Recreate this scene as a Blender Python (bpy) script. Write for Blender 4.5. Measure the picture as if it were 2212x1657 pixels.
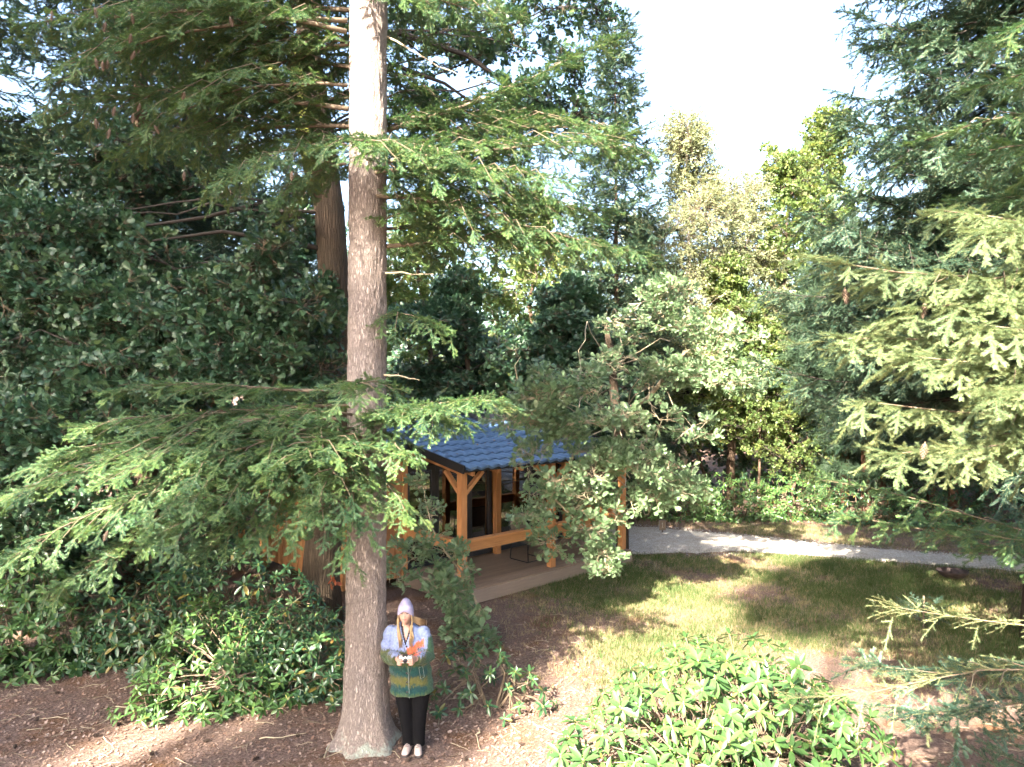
import bpy, bmesh, math, random
import numpy as np
from mathutils import Vector, Matrix

for _o in list(bpy.data.objects):
    bpy.data.objects.remove(_o, do_unlink=True)
SC = bpy.context.scene
COL = SC.collection
R = math.radians

# ------------------------------------------------------------------ camera
CAM_Z = 4.16
F = 1562.0                      # focal length in units of a 2212 pixel wide picture
cam_d = bpy.data.cameras.new('camera')
cam_d.sensor_fit = 'HORIZONTAL'
cam_d.sensor_width = 36.0
cam_d.lens = 36.0 * F / 2212.0
cam_d.clip_start = 0.05
cam_d.clip_end = 2000.0
cam = bpy.data.objects.new('camera', cam_d)
COL.objects.link(cam)
cam.location = (0, 0, CAM_Z)
cam.rotation_euler = (R(90), 0, 0)
SC.camera = cam

# ------------------------------------------------------------------ sky and sun
SUN_EL = R(33)
SUN_H = Vector((0.46, 0.888, 0)).normalized()        # horizontal heading of the light
world = bpy.data.worlds.new('World')
SC.world = world
world.use_nodes = True
wn = world.node_tree
sky = wn.nodes.new('ShaderNodeTexSky')
sky.sky_type = 'NISHITA'
sky.sun_disc = False
sky.sun_elevation = SUN_EL
sky.sun_rotation = math.atan2(-SUN_H.x, -SUN_H.y)
sky.air_density = 1.0
sky.dust_density = 3.0
sky.ozone_density = 1.0
wn.links.new(sky.outputs[0], wn.nodes['Background'].inputs[0])
wn.nodes['Background'].inputs[1].default_value = 0.075

sun_d = bpy.data.lights.new('sun', 'SUN')
sun_d.energy = 5.0
sun_d.angle = R(0.55)
sun_d.color = (1.0, 0.90, 0.74)
sun = bpy.data.objects.new('sun', sun_d)
COL.objects.link(sun)
_ld = Vector((SUN_H.x * math.cos(SUN_EL), SUN_H.y * math.cos(SUN_EL), -math.sin(SUN_EL)))
sun.rotation_euler = _ld.to_track_quat('-Z', 'Y').to_euler()
sun.location = (-20, -40, 40)

vs = SC.view_settings
vs.view_transform = 'Standard'
vs.look = 'None'
vs.exposure = 3.55
vs.gamma = 1.0
vs.use_curve_mapping = False
cy = SC.cycles
cy.max_bounces = 4
cy.diffuse_bounces = 2
cy.glossy_bounces = 3
cy.transmission_bounces = 3
cy.transparent_max_bounces = 6
cy.use_denoising = True
cy.sample_clamp_indirect = 6.0
cy.use_adaptive_sampling = True
cy.adaptive_threshold = 0.04

# ------------------------------------------------------------------ helpers
WL = {}                                             # world location of every object built here


def W(o):
    return WL[o.name] if o is not None else Vector((0, 0, 0))


def P(x, y, d):
    """a point d metres ahead of the camera, seen at (x, y) of the 2212 wide photograph"""
    return Vector(((x - 1106.0) * d / F, d, CAM_Z - (y - 828.5) * d / F))


def tag(o, label=None, cat=None, group=None, kind=None):
    if label: o['label'] = label
    if cat: o['category'] = cat
    if group: o['group'] = group
    if kind: o['kind'] = kind
    return o


def link(name, data, parent=None, wloc=None, rot=None, scale=None):
    o = bpy.data.objects.new(name, data)
    COL.objects.link(o)
    w = Vector(wloc) if wloc is not None else W(parent).copy()
    if parent is not None:
        o.parent = parent
        o.location = w - W(parent)
    else:
        o.location = w
    if rot is not None: o.rotation_euler = rot
    if scale is not None: o.scale = scale if hasattr(scale, '__len__') else (scale,) * 3
    WL[o.name] = w
    return o


def empty(name, loc, label, cat, group=None):
    o = link(name, None, None, loc)
    o.empty_display_size = 0.3
    return tag(o, label, cat, group)


class MB:
    """collects verts and faces in world space; build() links them as ONE mesh object"""
    def __init__(s):
        s.v = []; s.f = []; s.m = []; s.mi = 0

    def add(s, verts, faces):
        b = len(s.v)
        s.v.extend([tuple(p) for p in verts])
        s.f.extend([tuple(i + b for i in f) for f in faces])
        s.m.extend([s.mi] * len(faces))
        return s

    def box(s, c, sx, sy, sz, ax=None):
        c = Vector(c)
        X, Y, Z = ax if ax else (Vector((1, 0, 0)), Vector((0, 1, 0)), Vector((0, 0, 1)))
        vs_ = [c + X * (sx / 2 * i) + Y * (sy / 2 * j) + Z * (sz / 2 * k)
               for k in (-1, 1) for j in (-1, 1) for i in (-1, 1)]
        return s.add(vs_, [(0, 2, 3, 1), (4, 5, 7, 6), (0, 1, 5, 4), (2, 6, 7, 3), (0, 4, 6, 2), (1, 3, 7, 5)])

    def bar(s, a, b, w, h, up=Vector((0, 0, 1))):
        a, b = Vector(a), Vector(b)
        X = (b - a); L = X.length; X.normalize()
        Y = up.cross(X).normalized(); Z = X.cross(Y)
        return s.box((a + b) / 2, L, w, h, (X, Y, Z))

    def tube(s, pts, rad, n=7, cap=True):
        pts = [Vector(p) for p in pts]
        if not hasattr(rad, '__len__'): rad = [rad] * len(pts)
        vs_, fs = [], []
        t0 = (pts[1] - pts[0]).normalized()
        ref = Vector((0, 0, 1)) if abs(t0.z) < 0.9 else Vector((0, 1, 0))
        u = t0.cross(ref).normalized()
        for i, p in enumerate(pts):
            t = (pts[min(i + 1, len(pts) - 1)] - pts[max(i - 1, 0)])
            if t.length < 1e-9: t = t0
            t.normalize()
            u = (u - t * u.dot(t))
            if u.length < 1e-6: u = t.orthogonal()
            u.normalize()
            w = t.cross(u)
            for k in range(n):
                a = 2 * math.pi * k / n
                vs_.append(p + (u * math.cos(a) + w * math.sin(a)) * rad[i])
        for i in range(len(pts) - 1):
            for k in range(n):
                k2 = (k + 1) % n
                fs.append((i * n + k, i * n + k2, (i + 1) * n + k2, (i + 1) * n + k))
        if cap:
            fs.append(tuple(range(n - 1, -1, -1)))
            fs.append(tuple(range((len(pts) - 1) * n, len(pts) * n)))
        return s.add(vs_, fs)

    def rings(s, rings, cap=True):
        n = len(rings[0]); vs_ = [p for r in rings for p in r]; fs = []
        for i in range(len(rings) - 1):
            for k in range(n):
                k2 = (k + 1) % n
                fs.append((i * n + k, i * n + k2, (i + 1) * n + k2, (i + 1) * n + k))
        if cap:
            fs.append(tuple(range(n - 1, -1, -1)))
            fs.append(tuple(range((len(rings) - 1) * n, len(rings) * n)))
        return s.add(vs_, fs)

    def ball(s, c, rx, ry, rz, nu=12, nv=8):
        c = Vector(c)
        rr = []
        for j in range(1, nv):
            th = math.pi * j / nv
            rr.append([c + Vector((rx * math.sin(th) * math.cos(2 * math.pi * i / nu), ry * math.sin(th) * math.sin(2 * math.pi * i / nu),
                                   -rz * math.cos(th))) for i in range(nu)])
        return s.rings(rr)

    def mesh(s, name, off=Vector((0, 0, 0)), smooth=False):
        me = bpy.data.meshes.new(name)
        me.from_pydata([(x - off[0], y - off[1], z - off[2]) for x, y, z in s.v], [], s.f)
        if smooth: me.polygons.foreach_set('use_smooth', [True] * len(s.f))
        if s.m and max(s.m): me.polygons.foreach_set('material_index', s.m)
        me.update()
        return me

    def build(s, name, mat, parent=None, wloc=None, smooth=False):
        off = Vector(wloc) if wloc is not None else W(parent)
        me = s.mesh(name, off, smooth)
        for m_ in (mat if isinstance(mat, (list, tuple)) else [mat]): me.materials.append(m_)
        return link(name, me, parent, off)


def bez(a, c, b, n):
    a, c, b = Vector(a), Vector(c), Vector(b)
    return [a * (1 - t) ** 2 + c * 2 * t * (1 - t) + b * t * t for t in [i / n for i in range(n + 1)]]


def euler_from_axes(X, Z):
    """rows of x directions and approximate z directions -> XYZ euler angles"""
    X = X / np.linalg.norm(X, axis=1, keepdims=True)
    Y = np.cross(Z, X)
    ln = np.linalg.norm(Y, axis=1, keepdims=True)
    bad = ln[:, 0] < 1e-4
    Y[bad] = np.cross(np.array([0.1, 1.0, 0.2]), X[bad]); ln = np.linalg.norm(Y, axis=1, keepdims=True)
    Y = Y / ln
    Z = np.cross(X, Y)
    # rotation matrix columns X Y Z
    sy = -X[:, 2]
    b = np.arcsin(np.clip(sy, -1, 1))
    a = np.arctan2(Y[:, 2], Z[:, 2])
    c = np.arctan2(X[:, 1], X[:, 0])
    return np.stack([a, b, c], 1)


# ---- foliage: one mesh of points, each carrying a twig by geometry nodes
_GN = {}


def scatter_group(key, sources):
    if key in _GN: return _GN[key]
    g = bpy.data.node_groups.new('foliage_' + key, 'GeometryNodeTree')
    g.interface.new_socket('Geometry', in_out='INPUT', socket_type='NodeSocketGeometry')
    g.interface.new_socket('Geometry', in_out='OUTPUT', socket_type='NodeSocketGeometry')
    N = g.nodes.new; L = g.links.new
    gi, go = N('NodeGroupInput'), N('NodeGroupOutput')
    iop = N('GeometryNodeInstanceOnPoints')
    join = N('GeometryNodeJoinGeometry')
    for s in sources:
        oi = N('GeometryNodeObjectInfo'); oi.inputs['Object'].default_value = s
        oi.inputs['As Instance'].default_value = False
        gti = N('GeometryNodeGeometryToInstance')
        L(oi.outputs['Geometry'], gti.inputs[0]); L(gti.outputs[0], join.inputs[0])
    def attr(nm, ty):
        a = N('GeometryNodeInputNamedAttribute'); a.data_type = ty
        a.inputs['Name'].default_value = nm
        return a.outputs['Attribute']
    L(gi.outputs[0], iop.inputs['Points'])
    L(join.outputs[0], iop.inputs['Instance'])
    iop.inputs['Pick Instance'].default_value = True
    L(attr('pick', 'INT'), iop.inputs['Instance Index'])
    e2r = N('FunctionNodeEulerToRotation')
    L(attr('rot', 'FLOAT_VECTOR'), e2r.inputs[0]); L(e2r.outputs[0], iop.inputs['Rotation'])
    L(attr('size', 'FLOAT_VECTOR'), iop.inputs['Scale'])
    L(iop.outputs[0], go.inputs[0])
    _GN[key] = g
    return g


def scatter(name, key, sources, pts, rots, size, parent=None, rng=None, kind=None):
    pts = np.asarray(pts, dtype=np.float32); n = len(pts)
    rng = rng or np.random.default_rng(n)
    off = np.array(W(parent), dtype=np.float32)
    me = bpy.data.meshes.new(name)
    me.vertices.add(n)
    me.vertices.foreach_set('co', (pts - off).ravel())
    size = np.asarray(size, dtype=np.float32)
    if size.ndim == 1: size = np.repeat(size[:, None], 3, 1)
    for nm, ty, arr in (('rot', 'FLOAT_VECTOR', np.asarray(rots, dtype=np.float32)), ('size', 'FLOAT_VECTOR', size)):
        a = me.attributes.new(nm, ty, 'POINT'); a.data.foreach_set('vector', arr.ravel())
    a = me.attributes.new('pick', 'INT', 'POINT')
    a.data.foreach_set('value', rng.integers(0, len(sources), n).astype(np.int32))
    for s in sources:
        for m_ in s.data.materials:
            if m_ and m_.name not in [x.name for x in me.materials if x]: me.materials.append(m_)
    o = link(name, me, parent)
    md = o.modifiers.new('foliage', 'NODES')
    md.node_group = scatter_group(key, sources)
    o['kind'] = kind or 'stuff'
    return o


def source(name, verts, faces, mats, fmat=None, smooth=False, tone=None):
    """a twig mesh that only the foliage node groups use"""
    me = bpy.data.meshes.new(name)
    me.from_pydata([tuple(map(float, v)) for v in verts], [], [tuple(map(int, f)) for f in faces])
    for m_ in mats: me.materials.append(m_)
    if fmat is not None: me.polygons.foreach_set('material_index', np.asarray(fmat, dtype=np.int32))
    if smooth: me.polygons.foreach_set('use_smooth', [True] * len(faces))
    if tone is None:                                   # every leaf its own tone
        par = list(range(len(verts)))
        def find(i):
            while par[i] != i: par[i] = par[par[i]]; i = par[i]
            return i
        for f in faces:
            for j in f[1:]: par[find(int(j))] = find(int(f[0]))
        rt = np.random.default_rng(len(verts))
        val = {}
        tone = [val.setdefault(find(i), rt.random()) for i in range(len(verts))]
    a = me.attributes.new('tone', 'FLOAT', 'POINT'); a.data.foreach_set('value', np.asarray(tone, dtype=np.float32))
    me.update()
    return bpy.data.objects.new(name, me)


# ------------------------------------------------------------------ materials
def nodes(name):
    m = bpy.data.materials.new(name)
    m.use_nodes = True
    nt = m.node_tree
    b = nt.nodes['Principled BSDF']
    return m, nt, b


def setv(n, k, v):
    n.inputs[k].default_value = v


def col(c): return (c[0], c[1], c[2], 1.0)


def noise(nt, scale, detail=4, rough=0.55, coord='Object', stretch=None):
    tc = nt.nodes.new('ShaderNodeTexCoord')
    t = nt.nodes.new('ShaderNodeTexNoise')
    setv(t, 'Scale', scale); setv(t, 'Detail', detail); setv(t, 'Roughness', rough)
    src = tc.outputs[coord]
    if stretch:
        mp = nt.nodes.new('ShaderNodeMapping'); mp.inputs['Scale'].default_value = stretch
        nt.links.new(src, mp.inputs[0]); src = mp.outputs[0]
    nt.links.new(src, t.inputs['Vector'])
    return t


def ramp(nt, fac, stops):
    r = nt.nodes.new('ShaderNodeValToRGB')
    el = r.color_ramp.elements
    while len(el) < len(stops): el.new(0.5)
    for e, (p, c) in zip(el, stops):
        e.position = p; e.color = col(c)
    nt.links.new(fac, r.inputs[0])
    return r


def bump(nt, b, height, strength, dist):
    bp = nt.nodes.new('ShaderNodeBump')
    setv(bp, 'Strength', strength); setv(bp, 'Distance', dist)
    nt.links.new(height, bp.inputs['Height']); nt.links.new(bp.outputs[0], b.inputs['Normal'])
    return bp


def mixc(nt, fac, a, b_):
    m = nt.nodes.new('ShaderNodeMix'); m.data_type = 'RGBA'
    for s, v in ((0, fac), (6, a), (7, b_)):
        if hasattr(v, 'is_linked') or isinstance(v, bpy.types.NodeSocket): nt.links.new(v, m.inputs[s])
        elif s == 0: m.inputs[0].default_value = v
        else: m.inputs[s].default_value = col(v)
    return m.outputs[2]


def simple(name, c, rough=0.6, metal=0.0, var=0.0, vscale=6.0, bmp=0.0, bscale=60.0, stretch=None, spec=0.5):
    m, nt, b = nodes(name)
    setv(b, 'Roughness', rough); setv(b, 'Metallic', metal); setv(b, 'Specular IOR Level', spec)
    setv(b, 'Base Color', col(c))
    if var:
        t = noise(nt, vscale, stretch=stretch)
        r = ramp(nt, t.outputs[0], [(0.25, [x * (1 - var) for x in c]), (0.75, [min(1, x * (1 + var)) for x in c])])
        nt.links.new(r.outputs[0], b.inputs['Base Color'])
    if bmp:
        t = noise(nt, bscale, stretch=stretch)
        bump(nt, b, t.outputs[0], bmp, 0.01)
    return m


def leaf_mat(name, stops, rough=0.45, spec=0.35, trans=0.3, tcol=None):
    """leaf: each twig takes its own shade of the stops; light also passes through"""
    m, nt, b = nodes(name)
    oi = nt.nodes.new('ShaderNodeObjectInfo')
    at = nt.nodes.new('ShaderNodeAttribute'); at.attribute_name = 'tone'
    k1 = nt.nodes.new('ShaderNodeMath'); k1.operation = 'MULTIPLY_ADD'; k1.inputs[1].default_value = 0.45
    k2 = nt.nodes.new('ShaderNodeMath'); k2.operation = 'MULTIPLY'; k2.inputs[1].default_value = 0.55
    nt.links.new(at.outputs['Fac'], k2.inputs[0]); nt.links.new(oi.outputs['Random'], k1.inputs[0]); nt.links.new(k2.outputs[0], k1.inputs[2])
    r = ramp(nt, k1.outputs[0], stops)
    setv(b, 'Roughness', rough); setv(b, 'Specular IOR Level', spec)
    nt.links.new(r.outputs[0], b.inputs['Base Color'])
    tr = nt.nodes.new('ShaderNodeBsdfTranslucent')
    hs = nt.nodes.new('ShaderNodeHueSaturation')
    setv(hs, 'Hue', 0.475); setv(hs, 'Saturation', 1.15); setv(hs, 'Value', 1.5)
    nt.links.new(r.outputs[0], hs.inputs['Color']); nt.links.new(hs.outputs[0], tr.inputs[0])
    mx = nt.nodes.new('ShaderNodeMixShader'); setv(mx, 0, trans)
    nt.links.new(b.outputs[0], mx.inputs[1]); nt.links.new(tr.outputs[0], mx.inputs[2])
    nt.links.new(mx.outputs[0], nt.nodes['Material Output'].inputs[0])
    return m


def bark_mat(name, c_dark, c_light, scale=9.0, vstretch=0.16, lichen=None, lich_top=0.9, bmp=0.9):
    m, nt, b = nodes(name)
    tc = nt.nodes.new('ShaderNodeTexCoord')
    mp = nt.nodes.new('ShaderNodeMapping'); mp.inputs['Scale'].default_value = (1, 1, vstretch)
    nt.links.new(tc.outputs['Object'], mp.inputs[0])
    n1 = nt.nodes.new('ShaderNodeTexNoise'); setv(n1, 'Scale', scale * 2.2); setv(n1, 'Detail', 6); setv(n1, 'Roughness', 0.65)
    nt.links.new(mp.outputs[0], n1.inputs['Vector'])
    vo = nt.nodes.new('ShaderNodeTexVoronoi'); vo.feature = 'DISTANCE_TO_EDGE'; setv(vo, 'Scale', scale * 3.4)
    wp = nt.nodes.new('ShaderNodeVectorMath'); wp.operation = 'MULTIPLY_ADD'
    nt.links.new(n1.outputs['Color'], wp.inputs[0]); wp.inputs[1].default_value = (0.06, 0.06, 0.06)
    nt.links.new(mp.outputs[0], wp.inputs[2]); nt.links.new(wp.outputs[0], vo.inputs['Vector'])
    n2 = noise(nt, 1.7, 4)
    cr = ramp(nt, vo.outputs['Distance'], [(0.0, c_dark), (0.06, [(a + b_) / 2 for a, b_ in zip(c_dark, c_light)]), (0.3, c_light)])
    cv = ramp(nt, n1.outputs[0], [(0.3, [x * 0.72 for x in c_light]), (0.75, [min(1, x * 1.2) for x in c_light])])
    base = mixc(nt, 0.5, cr.outputs[0], cv.outputs[0])
    tone = ramp(nt, n2.outputs[0], [(0.3, (0.86, 0.84, 0.84)), (0.7, (1.1, 1.04, 1.0))])
    mul = nt.nodes.new('ShaderNodeMix'); mul.data_type = 'RGBA'; mul.blend_type = 'MULTIPLY'; mul.inputs[0].default_value = 1.0
    nt.links.new(base, mul.inputs[6]); nt.links.new(tone.outputs[0], mul.inputs[7])
    out = mul.outputs[2]
    if lichen:
        sp = nt.nodes.new('ShaderNodeSeparateXYZ'); nt.links.new(tc.outputs['Object'], sp.inputs[0])
        mr = nt.nodes.new('ShaderNodeMapRange'); setv(mr, 1, lich_top); setv(mr, 2, 0.0); setv(mr, 3, 0.0); setv(mr, 4, 1.0)
        nt.links.new(sp.outputs[2], mr.inputs[0])
        n3 = noise(nt, 9.0, 5, 0.7)
        ad = nt.nodes.new('ShaderNodeMath'); ad.operation = 'MULTIPLY'
        nt.links.new(mr.outputs[0], ad.inputs[0]); nt.links.new(n3.outputs[0], ad.inputs[1])
        st = nt.nodes.new('ShaderNodeMapRange'); setv(st, 1, 0.43); setv(st, 2, 0.56); nt.links.new(ad.outputs[0], st.inputs[0])
        out = mixc(nt, st.outputs[0], out, lichen)
    nt.links.new(out, b.inputs['Base Color'])
    setv(b, 'Roughness', 0.92); setv(b, 'Specular IOR Level', 0.2)
    h = nt.nodes.new('ShaderNodeMath'); h.operation = 'MULTIPLY_ADD'
    nt.links.new(n1.outputs[0], h.inputs[0]); h.inputs[1].default_value = 0.5
    mr2 = nt.nodes.new('ShaderNodeMapRange'); setv(mr2, 1, 0.0); setv(mr2, 2, 0.25)
    nt.links.new(vo.outputs['Distance'], mr2.inputs[0]); nt.links.new(mr2.outputs[0], h.inputs[2])
    bump(nt, b, h.outputs[0], bmp, 0.02)
    return m


def wood_mat(name, c, var=0.25, rough=0.65, stretch=(1.2, 14, 14)):
    m, nt, b = nodes(name)
    t = noise(nt, 3.0, 5, 0.6, stretch=stretch)
    oi = nt.nodes.new('ShaderNodeObjectInfo')
    ad = nt.nodes.new('ShaderNodeMath'); ad.operation = 'MULTIPLY_ADD'
    nt.links.new(oi.outputs['Random'], ad.inputs[0]); ad.inputs[1].default_value = 0.35
    nt.links.new(t.outputs[0], ad.inputs[2])
    r = ramp(nt, ad.outputs[0], [(0.3, [x * (1 - var) for x in c]), (0.95, [min(1, x * (1 + var)) for x in c])])
    nt.links.new(r.outputs[0], b.inputs['Base Color'])
    setv(b, 'Roughness', rough); setv(b, 'Specular IOR Level', 0.3)
    bump(nt, b, t.outputs[0], 0.25, 0.004)
    return m

# ------------------------------------------------------------------ plant materials
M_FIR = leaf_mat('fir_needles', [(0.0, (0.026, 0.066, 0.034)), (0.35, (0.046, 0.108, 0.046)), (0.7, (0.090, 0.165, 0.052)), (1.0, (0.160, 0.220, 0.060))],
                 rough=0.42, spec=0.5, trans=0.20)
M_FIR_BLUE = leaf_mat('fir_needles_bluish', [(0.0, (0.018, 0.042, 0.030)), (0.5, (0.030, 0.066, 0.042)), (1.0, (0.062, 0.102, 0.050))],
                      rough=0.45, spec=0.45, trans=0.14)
M_FIR_SUNLIT = leaf_mat('fir_needles_sunlit', [(0.0, (0.085, 0.135, 0.070)), (0.5, (0.145, 0.200, 0.095)), (1.0, (0.225, 0.250, 0.110))],
                      rough=0.45, spec=0.4, trans=0.32)  # paler copy of the needles: sunlight put into the colour
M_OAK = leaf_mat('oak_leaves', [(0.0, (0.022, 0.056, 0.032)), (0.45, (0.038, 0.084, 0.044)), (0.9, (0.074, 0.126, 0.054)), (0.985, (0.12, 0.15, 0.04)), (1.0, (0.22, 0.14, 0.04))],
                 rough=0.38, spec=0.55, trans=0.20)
M_OAK_SUNLIT = leaf_mat('oak_leaves_sunlit', [(0.0, (0.090, 0.155, 0.075)), (0.5, (0.145, 0.220, 0.115)), (0.95, (0.215, 0.275, 0.155)), (1.0, (0.28, 0.26, 0.10))],
                       rough=0.38, spec=0.5, trans=0.33)  # brighter copy of the oak leaves, sunlit paleness painted into the stops
M_BEECH = leaf_mat('broad_leaves', [(0.0, (0.055, 0.100, 0.032)), (0.5, (0.105, 0.160, 0.050)), (0.9, (0.165, 0.200, 0.065)), (1.0, (0.24, 0.20, 0.06))],
                   rough=0.5, spec=0.4, trans=0.42)  # raised leaf tones stand in for sun and haze
M_BIRCH = leaf_mat('birch_leaves', [(0.0, (0.16, 0.195, 0.105)), (0.6, (0.22, 0.25, 0.135)), (1.0, (0.28, 0.275, 0.14))],
                   rough=0.5, spec=0.4, trans=0.35)  # paleness of distant haze and sun put into these tones
M_PINE = leaf_mat('pine_needles', [(0.0, (0.018, 0.038, 0.024)), (0.6, (0.032, 0.060, 0.032)), (1.0, (0.055, 0.085, 0.038))], rough=0.5, spec=0.3, trans=0.15)
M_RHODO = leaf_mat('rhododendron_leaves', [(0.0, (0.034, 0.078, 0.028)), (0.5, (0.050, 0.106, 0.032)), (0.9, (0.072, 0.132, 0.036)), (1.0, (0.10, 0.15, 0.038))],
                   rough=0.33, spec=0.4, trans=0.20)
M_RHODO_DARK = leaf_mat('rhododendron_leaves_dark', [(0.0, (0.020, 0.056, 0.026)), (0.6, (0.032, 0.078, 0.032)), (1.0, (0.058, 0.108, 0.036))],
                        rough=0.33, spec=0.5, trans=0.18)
M_YELLOW = leaf_mat('yellowing_leaves', [(0, (.10, .12, .03)), (.6, (.15, .14, .035)), (1, (.17, .10, .03))], rough=.4, spec=.4, trans=.25)
M_BUD = simple('leaf_bud', (0.24, 0.27, 0.07), 0.5)
M_TWIG = simple('twig_bark', (0.125, 0.092, 0.062), 0.85, var=0.3, vscale=20)
M_TWIG_DARK = simple('dark_twig_bark', (0.026, 0.020, 0.016), 0.9, var=0.3, vscale=12)
M_SHOOT = simple('green_shoot_bark', (0.19, 0.17, 0.075), 0.8)
M_PALE_TWIG = simple('pale_twig_bark', (0.34, 0.28, 0.19), 0.85, var=0.2, vscale=20)

RG = np.random.default_rng(7)


# ------------------------------------------------------------------ twig meshes
def shoot(V, Fa, FM, T, a, d, up, L, rg, per_m=640, nl=0.024, nw=0.0044, stem=0.0026):
    """one needle-clad shoot from a along d; needles stand out to the sides and upwards"""
    d = d / np.linalg.norm(d); s = np.cross(up, d); s /= np.linalg.norm(s); u = np.cross(d, s)
    b = len(V)
    for t, r in ((0, stem), (L, stem * 0.5)):
        for k in range(3):
            an = 2 * math.pi * k / 3
            V.append(a + d * t + (s * math.cos(an) + u * math.sin(an)) * r); T.append(.5)
    for k in range(3):
        Fa.append((b + k, b + (k + 1) % 3, b + 3 + (k + 1) % 3, b + 3 + k)); FM.append(1)
    own = rg.uniform(-.25, .25)
    n = max(6, int(L * per_m))
    for i in range(n):
        t = (i + rg.random()) / n
        side = 1 if i % 2 else -1
        an = rg.normal(0.25, 0.55)                 # lift above the spray's own plane
        rad = s * (side * math.cos(an)) + u * math.sin(an)
        fwd = 0.55 + 0.35 * t + rg.normal(0, 0.08)
        nd = d * fwd + rad * 0.85
        nd /= np.linalg.norm(nd)
        ln = nl * (0.8 + 0.35 * rg.random()) * (1 - 0.25 * max(0, t - 0.85) / 0.15)
        p = a + d * (L * t)
        w = np.cross(nd, u + 0.3 * rg.normal(size=3)); w /= (np.linalg.norm(w) + 1e-9)
        b = len(V)
        V.extend([p - w * nw * 0.5, p + w * nw * 0.5, p + nd * ln + w * nw * 0.3, p + nd * ln - w * nw * 0.3])
        Fa.append((b, b + 1, b + 2, b + 3)); FM.append(0)
        T.extend([min(1, max(0, .15 + .55 * t + own + rg.normal(0, .12)))] * 4)


def fir_spray(seed, mat, L=0.27, side=0.15, per_m=900, nl=0.024, nw=0.0028, step=0.046):
    rg = np.random.default_rng(seed)
    V, Fa, FM, T = [], [], [], []
    up = np.array([0, 0, 1.0])
    n = 7
    axis = [np.array([L * i / n, 0, -0.05 * (i / n) ** 2 + 0.0]) for i in range(n + 1)]
    for i in range(n):
        shoot(V, Fa, FM, T, axis[i], axis[i + 1] - axis[i], up, L / n, rg, per_m, nl, nw)
    x = 0.05; k = 0
    while x < L * 0.93:
        t = x / L
        z = -0.05 * t * t
        ln = side * (1.0 - 0.62 * t) * (0.75 + 0.45 * rg.random())
        sg = 1 if k % 2 else -1
        an = R(48 - 14 * t + rg.normal(0, 11))
        d = np.array([math.cos(an), sg * math.sin(an), rg.normal(0.0, 0.34)])
        shoot(V, Fa, FM, T, np.array([x, 0, z]), d, up, ln, rg, per_m, nl, nw)
        if ln > 0.11 and rg.random() < 0.6:
            p = np.array([x, 0, z]) + d / np.linalg.norm(d) * ln * 0.45
            an2 = an + R(38) * (1 if rg.random() < 0.5 else -1)
            d2 = np.array([math.cos(an2), sg * math.sin(an2), -0.1])
            shoot(V, Fa, FM, T, p, d2, up, ln * 0.5, rg, per_m, nl, nw)
        x += step * (0.8 + 0.4 * rg.random()); k += 1
    return source('fir_spray_source', V, Fa, [mat, M_SHOOT], FM, tone=T)


S_FIR = [fir_spray(i, M_FIR) for i in range(7)]
S_FIR_BLUE = [fir_spray(20 + i, M_FIR_BLUE, L=0.42, side=0.21, per_m=440, nl=0.028, nw=0.0056, step=0.07) for i in range(4)]
S_FIR_SUNLIT = [fir_spray(40 + i, M_FIR_SUNLIT, L=0.30, side=0.16, per_m=900, nw=0.0026) for i in range(5)]
S_FIR_SPARSE = [fir_spray(60 + i, M_FIR_SUNLIT, L=0.36, side=0.12, per_m=240, nl=0.02, step=0.085) for i in range(3)]


def oak_leaf(rg, L, Wd):
    """lobed outline in its own x-y plane, stalk at the origin, slightly cupped"""
    xs = [0.0, 0.12, 0.24, 0.33, 0.42, 0.52, 0.62, 0.72, 0.82, 0.93, 1.0]
    ys = [0.02, 0.08, 0.27, 0.11, 0.43, 0.17, 0.56, 0.22, 0.46, 0.20, 0.0]
    c = rg.normal(0, 0.12)
    def pt(x, y):
        return np.array([x * L, y * Wd, L * (0.25 * x * (1 - x) + c * x * x - 0.25 * y * y)])
    top = [pt(x, y) for x, y in zip(xs, ys)]
    bot = [pt(x, -y) for x, y in zip(xs, ys)]
    mid = [pt(x, 0) for x in xs]
    V = mid + top[:-1] + bot[:-1]
    n = len(xs); Fa = []
    for i in range(n - 1):
        t0, t1 = n + i, (n + i + 1 if i + 1 < n - 1 else n - 1)
        b0, b1 = n + n - 1 + i, (n + n - 1 + i + 1 if i + 1 < n - 1 else n - 1)
        Fa.append((i, t0, t1) if t1 == i + 1 else (i, t0, t1, i + 1))
        Fa.append((i, i + 1, b0) if b1 == i + 1 else (i, i + 1, b1, b0))
    return V, Fa


def plain_leaf(rg, L, Wd):
    xs = [0.0, 0.3, 0.7, 1.0]; ys = [0.0, 0.42, 0.36, 0.0]; c = rg.normal(0, 0.15)
    def pt(x, y): return np.array([x * L, y * Wd, L * (c * x * x + 0.12 * x - 0.3 * y * y)])
    V = [pt(x, 0) for x in xs] + [pt(xs[1], ys[1]), pt(xs[2], ys[2]), pt(xs[1], -ys[1]), pt(xs[2], -ys[2])]
    return V, [(0, 4, 1), (1, 4, 5, 2), (2, 5, 3), (0, 1, 6), (1, 2, 7, 6), (2, 3, 7)]


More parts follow.
